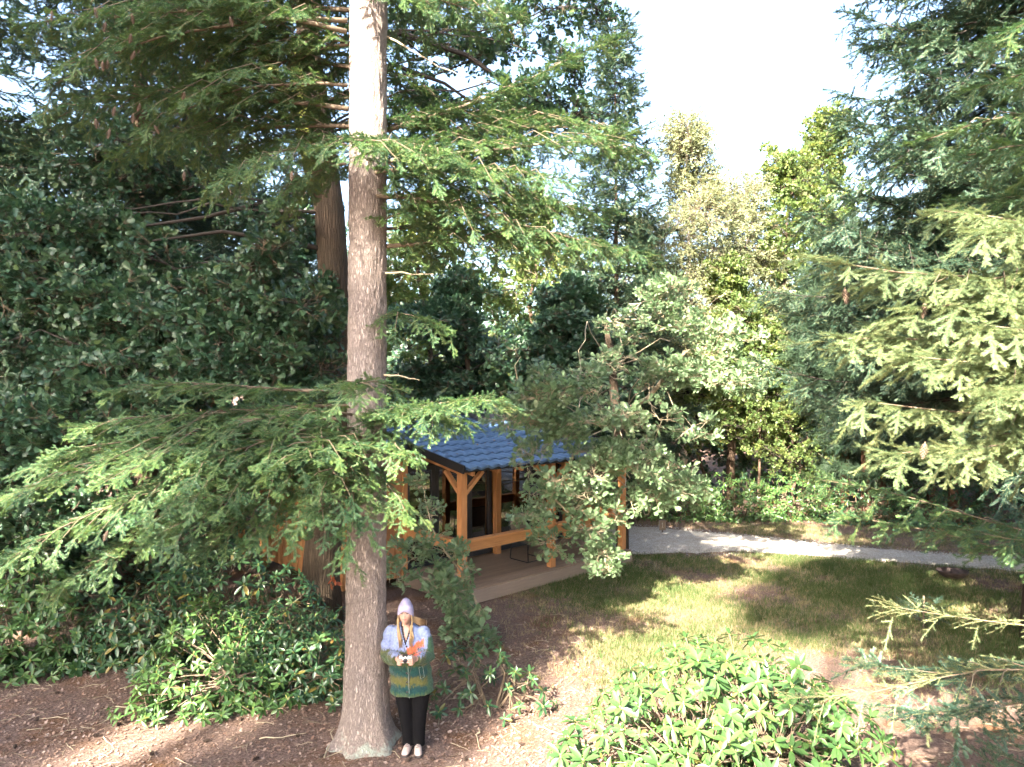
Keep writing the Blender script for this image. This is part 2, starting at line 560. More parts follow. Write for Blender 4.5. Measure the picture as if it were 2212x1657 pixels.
def leaf_twig(name, seed, mat, twig, leaf, n, L, ll, lw, spread=0.8, droop=0.0):
    """a short twig with n leaves round it, most of them towards its end"""
    rg = np.random.default_rng(seed)
    mb = MB()
    V, Fa, FM = [], [], []
    sub = [(np.zeros(3), np.array([1, 0, 0.0]), L)]
    for k in range(3):
        an = rg.uniform(-1, 1)
        sub.append((np.array([L * rg.uniform(0.25, 0.6), 0, 0]), np.array([1, an, rg.uniform(-0.5, 0.6)]), L * rg.uniform(0.45, 0.7)))
    for a, d, ln in sub:
        d = d / np.linalg.norm(d)
        b = len(V); s = np.cross(d, [0, 0, 1.0]); s /= np.linalg.norm(s); u = np.cross(s, d)
        for t, r in ((0, 0.004), (ln, 0.0018)):
            for k in range(3):
                an = 2 * math.pi * k / 3
                V.append(a + d * t + (s * math.cos(an) + u * math.sin(an)) * r)
        for k in range(3):
            Fa.append((b + k, b + (k + 1) % 3, b + 3 + (k + 1) % 3, b + 3 + k)); FM.append(1)
    for i in range(n):
        a, d, ln = sub[i % len(sub)]
        d = d / np.linalg.norm(d)
        t = ln * (1 - 0.55 * rg.random() ** 1.6)
        p = a + d * t
        rad = rg.normal(size=3); rad[2] = rad[2] * 0.5 + 0.25 - droop; rad -= d * rad.dot(d); rad /= np.linalg.norm(rad)
        x = d * rg.uniform(0.1, 0.9) + rad * spread; x[2] -= droop; x /= np.linalg.norm(x)
        up = np.array([0, 0, 1.0]) + rg.normal(size=3) * 0.45
        y = np.cross(up, x); y /= np.linalg.norm(y); z = np.cross(x, y)
        k_ = rg.uniform(0.75, 1.2)
        lv, lf = leaf(rg, ll * k_, lw * k_)
        b = len(V)
        V.extend([p + x * (v[0] + 0.01) + y * v[1] + z * v[2] for v in lv])
        Fa.extend([tuple(j + b for j in f) for f in lf]); FM.extend([0] * len(lf))
    return source(name, V, Fa, [mat, twig], FM)


S_OAK = [leaf_twig('oak_twig_source', 100 + i, M_OAK, M_TWIG, oak_leaf, 17, 0.26, 0.105, 0.066) for i in range(5)]
S_OAK_SUNLIT = [leaf_twig('oak_twig_sunlit_source', 120 + i, M_OAK_SUNLIT, M_PALE_TWIG, oak_leaf, 17, 0.28, 0.105, 0.066) for i in range(5)]
S_BEECH = [leaf_twig('broadleaf_twig_source', 140 + i, M_BEECH, M_TWIG, plain_leaf, 30, 0.5, 0.10, 0.075) for i in range(4)]
S_BIRCH = [leaf_twig('birch_twig_source', 160 + i, M_BIRCH, M_TWIG, plain_leaf, 44, 0.7, 0.055, 0.045, spread=0.6, droop=0.5) for i in range(4)]


def pine_tuft(seed):
    rg = np.random.default_rng(seed)
    V, Fa, FM = [], [], []
    for s in range(7):
        d = np.array([1, rg.normal(0, .5), rg.normal(0.2, .4)]); d /= np.linalg.norm(d)
        a = np.array([0.06 * s, 0, 0])
        for i in range(34):
            t = rg.random()
            p = a + d * 0.3 * t
            nd = d * 0.7 + rg.normal(size=3) * 0.6; nd /= np.linalg.norm(nd)
            w = np.cross(nd, rg.normal(size=3)); w /= np.linalg.norm(w)
            b = len(V); V.extend([p - w * .004, p + w * .004, p + nd * .11]); Fa.append((b, b + 1, b + 2)); FM.append(0)
        b = len(V); w = np.cross(d, [0, 0, 1.0]); w /= np.linalg.norm(w)
        V.extend([a - w * .004, a + w * .004, a + d * .3]); Fa.append((b, b + 1, b + 2)); FM.append(1)
    return source('pine_tuft_source', V, Fa, [M_PINE, M_TWIG_DARK], FM)


S_PINE = [pine_tuft(i) for i in range(4)]


def rhodo_whorl(seed, mat, n=10, ll=0.125, lw=0.042, name='leaf_whorl_source', lift=0.35):
    """a ring of long oval leaves round a bud, on a short stem"""
    rg = np.random.default_rng(seed)
    V, Fa, FM = [], [], []
    b = len(V)
    for z, r in ((-0.16, .0045), (0.0, .004)):
        for k in range(4):
            V.append(np.array([r * math.cos(k * 1.571), r * math.sin(k * 1.571), z]))
    for k in range(4):
        Fa.append((b + k, b + (k + 1) % 4, b + 4 + (k + 1) % 4, b + 4 + k)); FM.append(1)
    b = len(V)                                         # bud
    for k in range(4): V.append(np.array([.007 * math.cos(k * 1.571), .007 * math.sin(k * 1.571), .004]))
    V.append(np.array([0, 0, .026]))
    for k in range(4): Fa.append((b + k, b + (k + 1) % 4, b + 4)); FM.append(2)
    for i in range(n):
        inner = i >= n - 3; old = i == 0 and seed % 5 == 0
        an = 2.4 * i + rg.normal(0, 0.15)
        el = (lift + 0.45 if inner else lift - 0.45 * (i / n < 0.5)) + rg.normal(0, 0.16)
        L = ll * rg.uniform(0.8, 1.15) * (0.72 if inner else 1.0); Wd = lw * rg.uniform(0.85, 1.15) * (0.8 if inner else 1)
        x = np.array([math.cos(an) * math.cos(el), math.sin(an) * math.cos(el), math.sin(el)])
        y = np.array([-math.sin(an), math.cos(an), 0]); z = np.cross(x, y)
        curve = rg.uniform(0.10, 0.28)
        prof = [(0.0, 0.06), (0.12, 0.10), (0.3, 0.40), (0.55, 0.5), (0.8, 0.36), (1.0, 0.02)]
        b = len(V)
        o = np.array([0, 0, -0.015 * (n - i) / n])
        for t, w in prof:
            zz = -curve * L * t * t
            V.append(o + x * L * t + z * zz)
            V.append(o + x * L * t + y * Wd * w + z * (zz + Wd * w * 0.35))
            V.append(o + x * L * t - y * Wd * w + z * (zz + Wd * w * 0.35))
        for j in range(len(prof) - 1):
            p, q = b + 3 * j, b + 3 * j + 3
            Fa.append((p, q, q + 1, p + 1)); Fa.append((p, p + 2, q + 2, q))
            FM.extend(([3, 3] if old else [0, 0]) if j else [2, 2])
    return source(name, V, Fa, [mat, M_TWIG, M_BUD, M_YELLOW], FM, smooth=True)


S_RHODO = [rhodo_whorl(i, M_RHODO, n=[6, 8, 9, 10, 11, 12, 13, 7, 9, 10][i], ll=[.11, .13, .12, .125, .14, .12, .13, .10, .135, .115][i], lw=[.04, .038, .046, .042, .045, .036, .048, .04, .042, .038][i], lift=[.1, .45, .3, .15, .5, .35, .25, .6, .0, .4][i]) for i in range(10)]
S_RHODO_DARK = [rhodo_whorl(30 + i, M_RHODO_DARK, n=[7, 8, 9, 10, 8, 11][i], lift=[.1, .4, .25, .5, .0, .3][i]) for i in range(6)]


# ------------------------------------------------------------------ tree builders
def fir_branch_points(a, b, lift, width, rg, step=0.14, sp=0.115, droop=0.28, scale=1.0, wood=None, r0=0.03, taper_start=0.12, tipturn=0.0):
    """a fir limb from a to b: side twigs on both sides, sprays on them; returns points, x directions, z directions, sizes"""
    a, b = np.array(a, float), np.array(b, float)
    c = (a + b) / 2 + np.array([0, 0, lift])
    L = np.linalg.norm(b - a)
    w1, w2, w3 = rg.uniform(0, 6.28, 3); hz = np.cross([0, 0, 1.0], b - a); hz /= np.linalg.norm(hz)
    def ax(t):
        return a * (1 - t) ** 2 + c * 2 * t * (1 - t) + b * t * t + t * L * (hz * (.030 * math.sin(5 * t + w1) + .014 * math.sin(13 * t + w3)) + np.array([0, 0, .022 * math.sin(6.5 * t + w2)]))
    def tan(t):
        d = 2 * (1 - t) * (c - a) + 2 * t * (b - c); return d / np.linalg.norm(d)
    pts, X, Z, S = [], [], [], []
    if wood is not None:
        n = 9
        wood.tube([ax(i / n) for i in range(n + 1)], [r0 * (1 - 0.88 * i / n) for i in range(n + 1)], 6)
    m = int(L * (1 - taper_start) / step)
    for i in range(m + 1):
        t = taper_start + (1 - taper_start) * (i + 0.5 * rg.random()) / (m + 0.5)
        p0 = ax(min(t, 1)); d = tan(min(t, 1))
        h = np.cross([0, 0, 1.0], d); h /= np.linalg.norm(h)
        u_ = (t - taper_start) / (1 - taper_start)
        prof = min(1.0, 0.45 + 1.6 * u_) * (1 - 0.86 * max(0, (u_ - 0.25) / 0.75) ** 1.1)
        sl = max(0.16, width * prof * rg.uniform(0.65, 1.15))
        sg = 1 if i % 2 else -1
        an = R(rg.uniform(48, 68) * (1 - 0.35 * u_))
        sd = d * math.cos(an) + h * sg * math.sin(an)
        dr = droop * rg.uniform(0.3, 1.2)
        tip = p0 + sd * sl - np.array([0, 0, dr * sl])
        mid = p0 + sd * sl * 0.5 + np.array([0, 0, 0.04 * sl])
        if wood is not None and sl > 0.3:
            wood.tube([p0, mid, tip], [0.007, 0.005, 0.002], 4, cap=False)
        k = max(1, int(sl / sp))
        for j in range(k + 1):
            s_ = 0.12 + 0.88 * (j + rg.random() * 0.6) / (k + 0.6)
            q = p0 * (1 - s_) ** 2 + mid * 2 * s_ * (1 - s_) + tip * s_ * s_
            dd = (mid - p0) * (1 - s_) + (tip - mid) * s_; dd /= np.linalg.norm(dd)
            hh = np.cross([0, 0, 1.0], dd); hh /= (np.linalg.norm(hh) + 1e-9)
            sa = R(rg.uniform(18, 52)) * (1 if j % 2 else -1) * (0.25 if j == k else 1)
            x = dd * math.cos(sa) + hh * math.sin(sa)
            x[2] += rg.normal(0.02, 0.24) - 0.30 * droop
            pts.append(q); X.append(x); Z.append([rg.normal(0, .22), rg.normal(0, .22), 1.0]); S.append(scale * rg.uniform(0.62, 1.08))
        for _ in range(2):                          # sprays that ride on top of the limb
            pts.append(p0); X.append(d + h * rg.normal(0, .5) + np.array([0, 0, rg.normal(0.05, .25)])); Z.append([rg.normal(0, .3), 0, 1.0]); S.append(scale * rg.uniform(.5, .85))
    pts.append(ax(0.97)); X.append(tan(1.0) + np.array([0, 0, tipturn])); Z.append([0, 0, 1.0]); S.append(scale)
    return pts, X, Z, S


def conifer(name, label, base, H, z0, prof, src, key, seed, whorl=0.55, per=5, step=0.3, sp=0.3, scale=1.7, cat='tree', group=None,
            bark=None, r0=0.2, droop=0.3, lift=0.25, rise=0.12, width=0.42, arc=None):
    """a whole conifer: trunk, limbs in whorls, needles; prof(z) gives the limb length at height z"""
    rg = np.random.default_rng(seed)
    base = Vector(base)
    root = empty(name, base, label, cat, group)
    lean = Vector((rg.normal(0, .01), rg.normal(0, .01), 1))
    n = 10
    MB().tube([base + lean * (H * i / n) + Vector((0, 0, -0.1 if i == 0 else 0)) for i in range(n + 1)], [max(0.015, r0 * (1 - 0.93 * i / n) * (1.25 if i == 0 else 1)) for i in range(n + 1)], 12).build('trunk', bark, root, smooth=True)
    wood = MB()
    A = [[], [], [], []]
    z = z0
    while z < H - 0.25:
        l = prof(z)
        a0 = rg.uniform(0, 6.28)
        for k in range(per):
            an = a0 + 2 * math.pi * k / per + rg.normal(0, .25)
            if arc is not None:
                df = (an - arc[0] + math.pi) % (2 * math.pi) - math.pi
                if abs(df) > arc[1]: continue
            ll = l * rg.uniform(0.72, 1.15)
            if ll < 0.25: ll = 0.25
            a = base + lean * z
            zt = rise * ll + rg.normal(0, .1 * ll) - 0.10 * ll * (1 - z / H)
            b = a + Vector((math.cos(an) * ll, math.sin(an) * ll, zt))
            r = fir_branch_points(a, b, -lift * ll * 0.5, ll * width, rg, step, sp, droop, scale, wood, r0=0.012 + 0.007 * ll, taper_start=0.15, tipturn=0.2)
            for q, w in zip(A, r): q.extend(w)
        z += whorl * rg.uniform(0.75, 1.25)
    A[0].append(np.array(base + lean * (H - .2))); A[1].append([0, 0, 1.0]); A[2].append([1.0, 0, 0]); A[3].append(scale)
    wood.build('branches', M_TWIG_DARK, root)['kind'] = 'stuff'
    scatter('crown', key, src, A[0], euler_from_axes(np.array(A[1], float), np.array(A[2], float)), A[3], root, rg)
    return root


def clump_points(c, r, n, rg, shell=0.55):
    d = rg.normal(size=(n, 3)); d /= np.linalg.norm(d, axis=1, keepdims=True)
    k = shell + (1 - shell) * rg.random((n, 1)) ** 0.6
    k *= 1 + 0.22 * np.sin(d[:, :1] * 5.1 + c[0]) * np.cos(d[:, 1:2] * 4.3 + c[2]) + 0.12 * rg.normal(size=(n, 1))
    return np.array(c) + d * k * np.array(r), d


def broadleaf(name, label, base, stem_pts, stem_r, clumps, src, key, seed, dens=1.0, size=1.0, cat='tree', group=None, bark=None, twigs=True, limb_r=0.05, limbs=None, twig_mat=None, part='crown', split=5):
    """clumps: (centre, radii, number of leafy twigs). Limbs run from the stem to every clump and fork inside it."""
    rg = np.random.default_rng(seed)
    base = Vector(base)
    root = empty(name, base, label, cat, group)
    if stem_pts:
        MB().tube(stem_pts, stem_r, 14).build('trunk', bark, root, smooth=True)
    wood = MB()
    Pt, X, Z, S = [], [], [], []
    parts_ = []
    for c, r, n in clumps:                              # every mass of leaves is made of flat layered pads
        r = r if hasattr(r, '__len__') else (r, r, r)
        m = split if n * dens > 24 else 1
        if m == 1: parts_.append((c, r, n * dens, None)); continue
        for _ in range(m):
            d_ = rg.normal(size=3); d_ /= np.linalg.norm(d_); d_ *= rg.uniform(.35, .85)
            k_ = rg.uniform(.34, .6)
            if _ == 0: d_ = d_ * .15
            parts_.append((Vector(c) + Vector((d_[0] * r[0], d_[1] * r[1], d_[2] * r[2])), (r[0] * k_, r[1] * k_, r[2] * k_ * .62), n * dens / m * (k_ / .47) ** 2, Vector(c) if _ else None))
    for ci, (c, r, n, hub) in enumerate(parts_):
        n = max(3, int(n))
        c = Vector(c)
        p, d = clump_points(c, r, n, rg)
        if hub is not None:
            wood.tube(bez(hub, (hub + c) / 2 + Vector((0, 0, .08)), c, 3), [limb_r * .45, limb_r * .4, limb_r * .34, limb_r * .26], 5, cap=False)
        elif stem_pts:
            s = min(stem_pts[1:], key=lambda q: (Vector(q) - c).length + max(0, (Vector(q).z - c.z)) * 0.8)
            s = Vector(s)
            mid = (s + c) / 2 + Vector((rg.normal(0, .12), rg.normal(0, .12), rg.normal(.1, .15))) * (c - s).length
            path = bez(s, mid, c, 9)
            for i_ in range(1, 9): path[i_] += Vector(rg.normal(0, .028, 3)) * (c - s).length ** .7
            wood.tube(path, [limb_r * (.7 if split > 1 else 1) * (1 - .72 * i / 9) for i in range(10)], 5)
        if twigs:
            nf = min(n, max(4, n // 7))
            for k in range(nf):
                q = Vector(p[k]); m_ = c.lerp(q, .5) + Vector(rg.normal(0, .10, 3)) * (q - c).length
                wood.tube([c, m_, q], [limb_r * .28, limb_r * .17, .003], 4, cap=False)
        Pt.append(p)
        x = d * np.array([1, 1, 0.6]) + rg.normal(size=d.shape) * 0.45; x[:, 2] += 0.05
        X.append(x); Z.append(rg.normal(size=d.shape) * 0.35 + np.array([0, 0, 1.0]))
        S.append(rg.uniform(0.55, 1.35, n) * size)
    if limbs:
        for path, rr in limbs: wood.tube(path, rr, 8)
    wood.build('branches', twig_mat or M_TWIG_DARK, root)['kind'] = 'stuff'
    Pt = np.concatenate(Pt); X = np.concatenate(X); Z = np.concatenate(Z); S = np.concatenate(S)
    Pt = Pt - (X / np.linalg.norm(X, axis=1, keepdims=True)) * (0.13 * S[:, None])
    scatter(part, key, src, Pt, euler_from_axes(X, Z), S, root, rg)
    return root


def wander(a, b, n, amp, rg):
    a, b = Vector(a), Vector(b)
    out = []
    off = Vector((0, 0, 0))
    for i in range(n + 1):
        t = i / n
        if 0 < i < n: off = off * .6 + Vector(rg.normal(0, amp, 3))
        else: off = off * (0 if i == 0 else .5)
        out.append(a.lerp(b, t) + off)
    return out

# ------------------------------------------------------------------ ground
def smooth_noise(x, y, s=1.0, seed=0):
    r = np.random.default_rng(seed)
    out = 0
    for k in range(6):
        a, b, ph = r.uniform(-1, 1), r.uniform(-1, 1), r.uniform(0, 6.28)
        out = out + np.sin((a * x + b * y) * s * (1 + 0.5 * k) + ph) / (1 + .5 * k)
    return out / 3.0


def ground_z(x, y):
    return 0.018 * smooth_noise(np.asarray(x, float), np.asarray(y, float), 2.2, 3)


def path_mask(x, y):
    """centre line and half width of the gravel path"""
    cx = np.array([-2.5, 1.0, 2.8, 4.4, 5.6, 6.6, 8.0, 9.4, 11.6, 16.0, 26.0])
    lo = np.array([19.6, 18.3, 17.45, 17.55, 17.75, 17.6, 17.1, 16.55, 15.9, 15.0, 14.0])
    hi = np.array([22.2, 21.9, 21.6, 21.05, 20.3, 19.7, 18.9, 18.2, 17.3, 16.4, 15.5])
    return np.interp(x, cx, lo), np.interp(x, cx, hi)


def lawn_amount(x, y):
    """how much grass grows at a place"""
    x = np.asarray(x, float); y = np.asarray(y, float)
    n = smooth_noise(x, y, 1.5, 11); n2 = smooth_noise(x, y, 4.0, 12)
    d = np.minimum.reduce([(x + 0.1 + 0.25 * (y - 13)) / 1.6, (15.0 - x) / 3.0, (y - 9.3) / 1.5, (21.9 - y) / 1.0])
    lo, hi = path_mask(x, y)
    onp = (y > lo - 0.05) & (y < hi + 0.05) & (x > -2.5)
    a = np.clip(d, 0, 1) * np.clip(0.58 + 0.7 * n + 0.3 * n2, 0.05, 1.0)
    bare = .8 * np.exp(-(((x - 5.0) / 1.8) ** 2 + ((y - 10.6) / 0.7) ** 2)) + np.exp(-(((x - 1.2) / 1.6) ** 2 + ((y - 12.6) / 0.9) ** 2))
    far = np.where(y > hi, 0.35, 1.0)
    a = a * (1 - 0.85 * np.clip(bare, 0, 1)) * far
    return np.where(onp, 0.0, a)


def ground_material():
    m, nt, b = nodes('forest_soil')
    n1 = noise(nt, 34.0, 6, 0.72); n2 = noise(nt, 1.1, 4, 0.6); n3 = noise(nt, 120.0, 3, 0.6)
    soil = ramp(nt, n1.outputs[0], [(0.30, (0.055, 0.036, 0.030)), (0.46, (0.145, 0.098, 0.080)), (0.6, (0.215, 0.150, 0.126)), (0.72, (0.32, 0.24, 0.205))])
    orange = ramp(nt, n1.outputs[0], [(0.32, (0.06, 0.032, 0.018)), (0.5, (0.165, 0.085, 0.042)), (0.7, (0.27, 0.155, 0.085))])
    k = nt.nodes.new('ShaderNodeMapRange'); setv(k, 1, 0.5); setv(k, 2, 0.72); nt.links.new(n2.outputs[0], k.inputs[0])
    base = mixc(nt, k.outputs[0], soil.outputs[0], orange.outputs[0])
    at = nt.nodes.new('ShaderNodeAttribute'); at.attribute_name = 'grassy'
    gr = ramp(nt, n1.outputs[0], [(0.3, (0.075, 0.070, 0.034)), (0.5, (0.165, 0.145, 0.080)), (0.68, (0.32, 0.275, 0.175))])
    n4 = noise(nt, 2.4, 5, 0.6)
    ad = nt.nodes.new('ShaderNodeMath'); ad.operation = 'MULTIPLY_ADD'; nt.links.new(n4.outputs[0], ad.inputs[0]); ad.inputs[1].default_value = 0.7
    nt.links.new(at.outputs['Fac'], ad.inputs[2])
    g2 = nt.nodes.new('ShaderNodeMapRange'); setv(g2, 1, 0.5); setv(g2, 2, 0.95); nt.links.new(ad.outputs[0], g2.inputs[0])
    base = mixc(nt, g2.outputs[0], base, gr.outputs[0])
    nt.links.new(base, b.inputs['Base Color'])
    setv(b, 'Roughness', 0.95); setv(b, 'Specular IOR Level', 0.15)
    h = nt.nodes.new('ShaderNodeMath'); h.operation = 'ADD'
    nt.links.new(n1.outputs[0], h.inputs[0]); nt.links.new(n3.outputs[0], h.inputs[1])
    bump(nt, b, h.outputs[0], 0.9, 0.02)
    return m


def axis_steps(lo, hi, step, far):
    a = list(np.arange(lo, hi + 1e-6, step))
    out = a[:]
    s = step; v = hi
    while v < far: s *= 1.5; v += s; out.append(v)
    s = step; v = lo
    while v > -far: s *= 1.5; v -= s; out.insert(0, v)
    return np.array(out)


gx = axis_steps(-9, 14, 0.16, 420); gy = axis_steps(5, 24, 0.16, 420)
GX, GY = np.meshgrid(gx, gy)
near = np.exp(-np.maximum(0, np.hypot(GX, GY - 12) - 25) / 5.0)
GZ = ground_z(GX, GY) * near
gme = bpy.data.meshes.new('ground')
nx, ny = len(gx), len(gy)
gme.vertices.add(nx * ny)
gme.vertices.foreach_set('co', np.stack([GX, GY, GZ], -1).astype(np.float32).ravel())
idx = np.arange(nx * ny).reshape(ny, nx)
quads = np.stack([idx[:-1, :-1], idx[:-1, 1:], idx[1:, 1:], idx[1:, :-1]], -1).reshape(-1, 4)
gme.loops.add(quads.size); gme.loops.foreach_set('vertex_index', quads.ravel().astype(np.int32))
gme.polygons.add(len(quads)); gme.polygons.foreach_set('loop_start', (np.arange(len(quads)) * 4).astype(np.int32))
gme.polygons.foreach_set('use_smooth', np.ones(len(quads), bool))
gme.update(); gme.validate()
ga = gme.attributes.new('grassy', 'FLOAT', 'POINT')
ga.data.foreach_set('value', lawn_amount(GX, GY).astype(np.float32).ravel())
gme.materials.append(ground_material())
ground = tag(link('ground', gme), 'brown forest floor of leaf litter and thin grass', kind='structure')


# gravel path: a strip with ragged edges, domed a little above the ground
def gravel_material():
    m, nt, b = nodes('pale_gravel')
    tc = nt.nodes.new('ShaderNodeTexCoord')
    vo = nt.nodes.new('ShaderNodeTexVoronoi'); setv(vo, 'Scale', 42.0); nt.links.new(tc.outputs['Object'], vo.inputs['Vector'])
    n1 = noise(nt, 2.2, 5, 0.65)
    c1 = ramp(nt, vo.outputs['Color'], [(0.1, (0.27, 0.24, 0.21)), (0.5, (0.42, 0.385, 0.34)), (0.9, (0.56, 0.52, 0.47))])
    c2 = ramp(nt, n1.outputs[0], [(0.3, (0.80, 0.76, 0.70)), (0.62, (1, 1, 1))])
    mu = nt.nodes.new('ShaderNodeMix'); mu.data_type = 'RGBA'; mu.blend_type = 'MULTIPLY'; mu.inputs[0].default_value = 1
    nt.links.new(c1.outputs[0], mu.inputs[6]); nt.links.new(c2.outputs[0], mu.inputs[7])
    nt.links.new(mu.outputs[2], b.inputs['Base Color']); setv(b, 'Roughness', 0.9)
    bump(nt, b, vo.outputs['Distance'], 0.7, 0.02)
    return m


px_ = np.arange(-2.5, 26.0, 0.14)
plo, phi = path_mask(px_, 0)
rgp = np.random.default_rng(5)
wob = lambda: 0.16 * smooth_noise(px_ * 2.1, px_ * 0, 2.0, int(rgp.integers(99))) + rgp.normal(0, .035, len(px_))
plo = plo + wob(); phi = phi + wob()
pm = MB(); K = 9
pv = []
for i, x in enumerate(px_):
    for k in range(K):
        t = k / (K - 1); y = plo[i] * (1 - t) + phi[i] * t
        edge = min(t, 1 - t)
        pv.append((x, y, ground_z(x, y) + (0.022 if edge > 0 else -0.02) + 0.012 * math.sin(math.pi * t)))
pf = [(i * K + k, (i + 1) * K + k, (i + 1) * K + k + 1, i * K + k + 1) for i in range(len(px_) - 1) for k in range(K - 1)]
pm.add(pv, pf)
path = tag(pm.build('gravel_path', gravel_material(), smooth=True), 'pale gravel path curving past the wooden cabin', kind='structure')

# ---- grass, litter, gravel stones
M_GRASS = leaf_mat('grass_blades', [(0.0, (0.044, 0.088, 0.024)), (0.5, (0.078, 0.118, 0.038)), (0.8, (0.160, 0.160, 0.072)), (1.0, (0.32, 0.28, 0.16))], rough=0.55, spec=0.25, trans=0.35)
M_DRY = leaf_mat('dry_grass_blades', [(0.0, (0.19, 0.165, 0.075)), (0.5, (0.30, 0.25, 0.13)), (1.0, (0.40, 0.34, 0.20))], rough=0.6, spec=0.2, trans=0.3)


def tuft(seed, mat, n=13, h=0.075, spread=0.055):
    rg = np.random.default_rng(seed); V, Fa = [], []
    for i in range(n):
        p = np.append(rg.normal(0, spread, 2), -0.004); an = rg.uniform(0, 6.28); hh = h * rg.uniform(.5, 1.3)
        o = np.array([math.cos(an), math.sin(an), 0]); w = np.array([-o[1], o[0], 0]) * 0.0022
        ln = rg.uniform(.2, 1.1) * hh
        b = len(V); V.extend([p - w, p + w, p + o * ln * .4 + w * .8 + [0, 0, hh * .65], p + o * ln * .4 - w * .8 + [0, 0, hh * .65], p + o * ln + [0, 0, hh]])
        Fa.extend([(b, b + 1, b + 2, b + 3), (b + 3, b + 2, b + 4)])
    return source('grass_tuft_source', V, Fa, [mat])


S_GRASS = [tuft(i, M_GRASS) for i in range(5)]
S_DRY = [tuft(9 + i, M_DRY, 11, .065) for i in range(3)]


def spread(n, x0, x1, y0, y1, rg, fn):
    x = rg.uniform(x0, x1, n); y = rg.uniform(y0, y1, n)
    k = rg.random(n) < fn(x, y)
    return np.stack([x[k], y[k], ground_z(x[k], y[k])], 1)


def flat_rots(n, rg, tilt=0.0):
    return np.stack([rg.normal(0, tilt, n), rg.normal(0, tilt, n), rg.uniform(0, 6.28, n)], 1)


rgl = np.random.default_rng(21)
gp = spread(80000, -1.5, 15, 9.0, 21.5, rgl, lambda x, y: lawn_amount(x, y) ** 1.5)
tag(scatter('grass', 'grass', S_GRASS, gp, flat_rots(len(gp), rgl, .15), rgl.uniform(.7, 1.4, len(gp)), None, rgl), 'short green grass growing in patches on the clearing', 'grass', kind='stuff')
dp = spread(36000, -1.5, 15, 9.0, 23.0, rgl, lambda x, y: np.clip(lawn_amount(x, y) + .16, 0, .6) * np.where((y > path_mask(x, y)[0]) & (y < path_mask(x, y)[1]), 0, 1) * (x > -0.3 + 0.1 * (12 - y)))
tag(scatter('dry_grass', 'drygrass', S_DRY, dp, flat_rots(len(dp), rgl, .15), rgl.uniform(.6, 1.2, len(dp)), None, rgl), 'straw coloured dry grass on the sunny clearing', 'grass', kind='stuff')

M_LITTER = leaf_mat('dead_leaves', [(0.0, (0.075, 0.045, 0.032)), (0.3, (0.155, 0.092, 0.066)), (0.6, (0.225, 0.150, 0.115)), (0.85, (0.32, 0.245, 0.205)), (1.0, (0.42, 0.36, 0.31))], rough=0.8, spec=0.2, trans=0.1)


def dead_leaf(seed, L, Wd, curl):
    rg = np.random.default_rng(seed)
    V, Fa = [], []
    xs = np.linspace(-.5, .5, 5); ws = [.05, .42, .5, .36, .02]
    for x, w in zip(xs, ws):
        z = .006 + curl * (x * x) * L + rg.normal(0, .002)
        V.extend([(x * L, w * Wd, z + curl * w * w * Wd + rg.normal(0, .002)), (x * L, 0, z), (x * L, -w * Wd, z + curl * w * w * Wd)])
    for i in range(4):
        b = 3 * i
        Fa.extend([(b, b + 1, b + 4, b + 3), (b + 1, b + 2, b + 5, b + 4)])
    return source('dead_leaf_source', V, Fa, [M_LITTER])


S_LITTER = [dead_leaf(i, .05, .028, .4) for i in range(4)] + [dead_leaf(7, .035, .02, .7), dead_leaf(8, .06, .006, .1), dead_leaf(9, .075, .005, .15)]
lp = np.concatenate([spread(30000, -8, 2.5, 6.6, 14, rgl, lambda x, y: np.clip(1 - lawn_amount(x, y) * 1.5, .05, 1) * np.exp(-np.maximum(0, y - 9) / 3.5)),
                     spread(9000, -1, 13, 7, 20, rgl, lambda x, y: .22 + .35 * (lawn_amount(x, y) < .25) * (y < 16))])
lp[:, 2] += .003
tag(scatter('leaf_litter', 'litter', S_LITTER, lp, flat_rots(len(lp), rgl, .3), rgl.uniform(.55, 1.25, len(lp)), None, rgl), 'brown and pale dead leaves strewn over the forest floor', 'leaf litter', kind='stuff')

TWL = []
for i_ in range(4):
    q_ = MB(); rr_ = np.random.default_rng(60 + i_)
    q_.tube(wander((-.11, 0, .008), (.11, .02, .010), 4, .008, rr_), [.0035, .003, .003, .002, .0015], 4)
    if i_ % 2: q_.tube([(.0, .005, .009), (.05, .05, .012)], [.002, .001], 3)
    TWL.append(source('twig_litter_source', q_.v, q_.f, [M_TWIG if i_ % 2 else M_PALE_TWIG]))
tp = spread(1900, -8, 6, 6.6, 13, rgl, lambda x, y: np.clip(1.1 - lawn_amount(x, y) * 1.5, .1, 1))
tag(scatter('twig_litter', 'twiglitter', TWL, tp, flat_rots(len(tp), rgl, .06), rgl.uniform(.5, 1.5, len(tp)), None, rgl), 'small dead twigs scattered on the forest floor', 'twigs', kind='stuff')

M_STONE = leaf_mat('gravel_stones', [(0, (.22, .21, .19)), (.6, (.40, .38, .35)), (1, (.55, .53, .50))], rough=.9, spec=.2, trans=0.0)


def pebble(seed):
    rg = np.random.default_rng(seed); bm = bmesh.new(); bmesh.ops.create_icosphere(bm, subdivisions=1, radius=.02)
    V = [np.array(v.co) * np.array([1, .8, .55]) * rg.uniform(.8, 1.2) for v in bm.verts]; Fa = [[v.index for v in f.verts] for f in bm.faces]; bm.free()
    return source('pebble_source', V, Fa, [M_STONE])


S_PEB = [pebble(i) for i in range(4)]
xx = rgl.uniform(-1, 16, 14000); lo, hi = path_mask(xx, 0); yy = lo - .25 + (hi - lo + .5) * rgl.random(len(xx))
pp = np.stack([xx, yy, ground_z(xx, yy) + .026 - .03 * ((yy < lo + .05) | (yy > hi - .05))], 1)
tag(scatter('gravel_stones', 'gravel', S_PEB, pp, flat_rots(len(pp), rgl, .4), rgl.uniform(.45, 1.1, len(pp)), None, rgl), 'loose pale stones lying on the gravel path', 'gravel', kind='stuff')

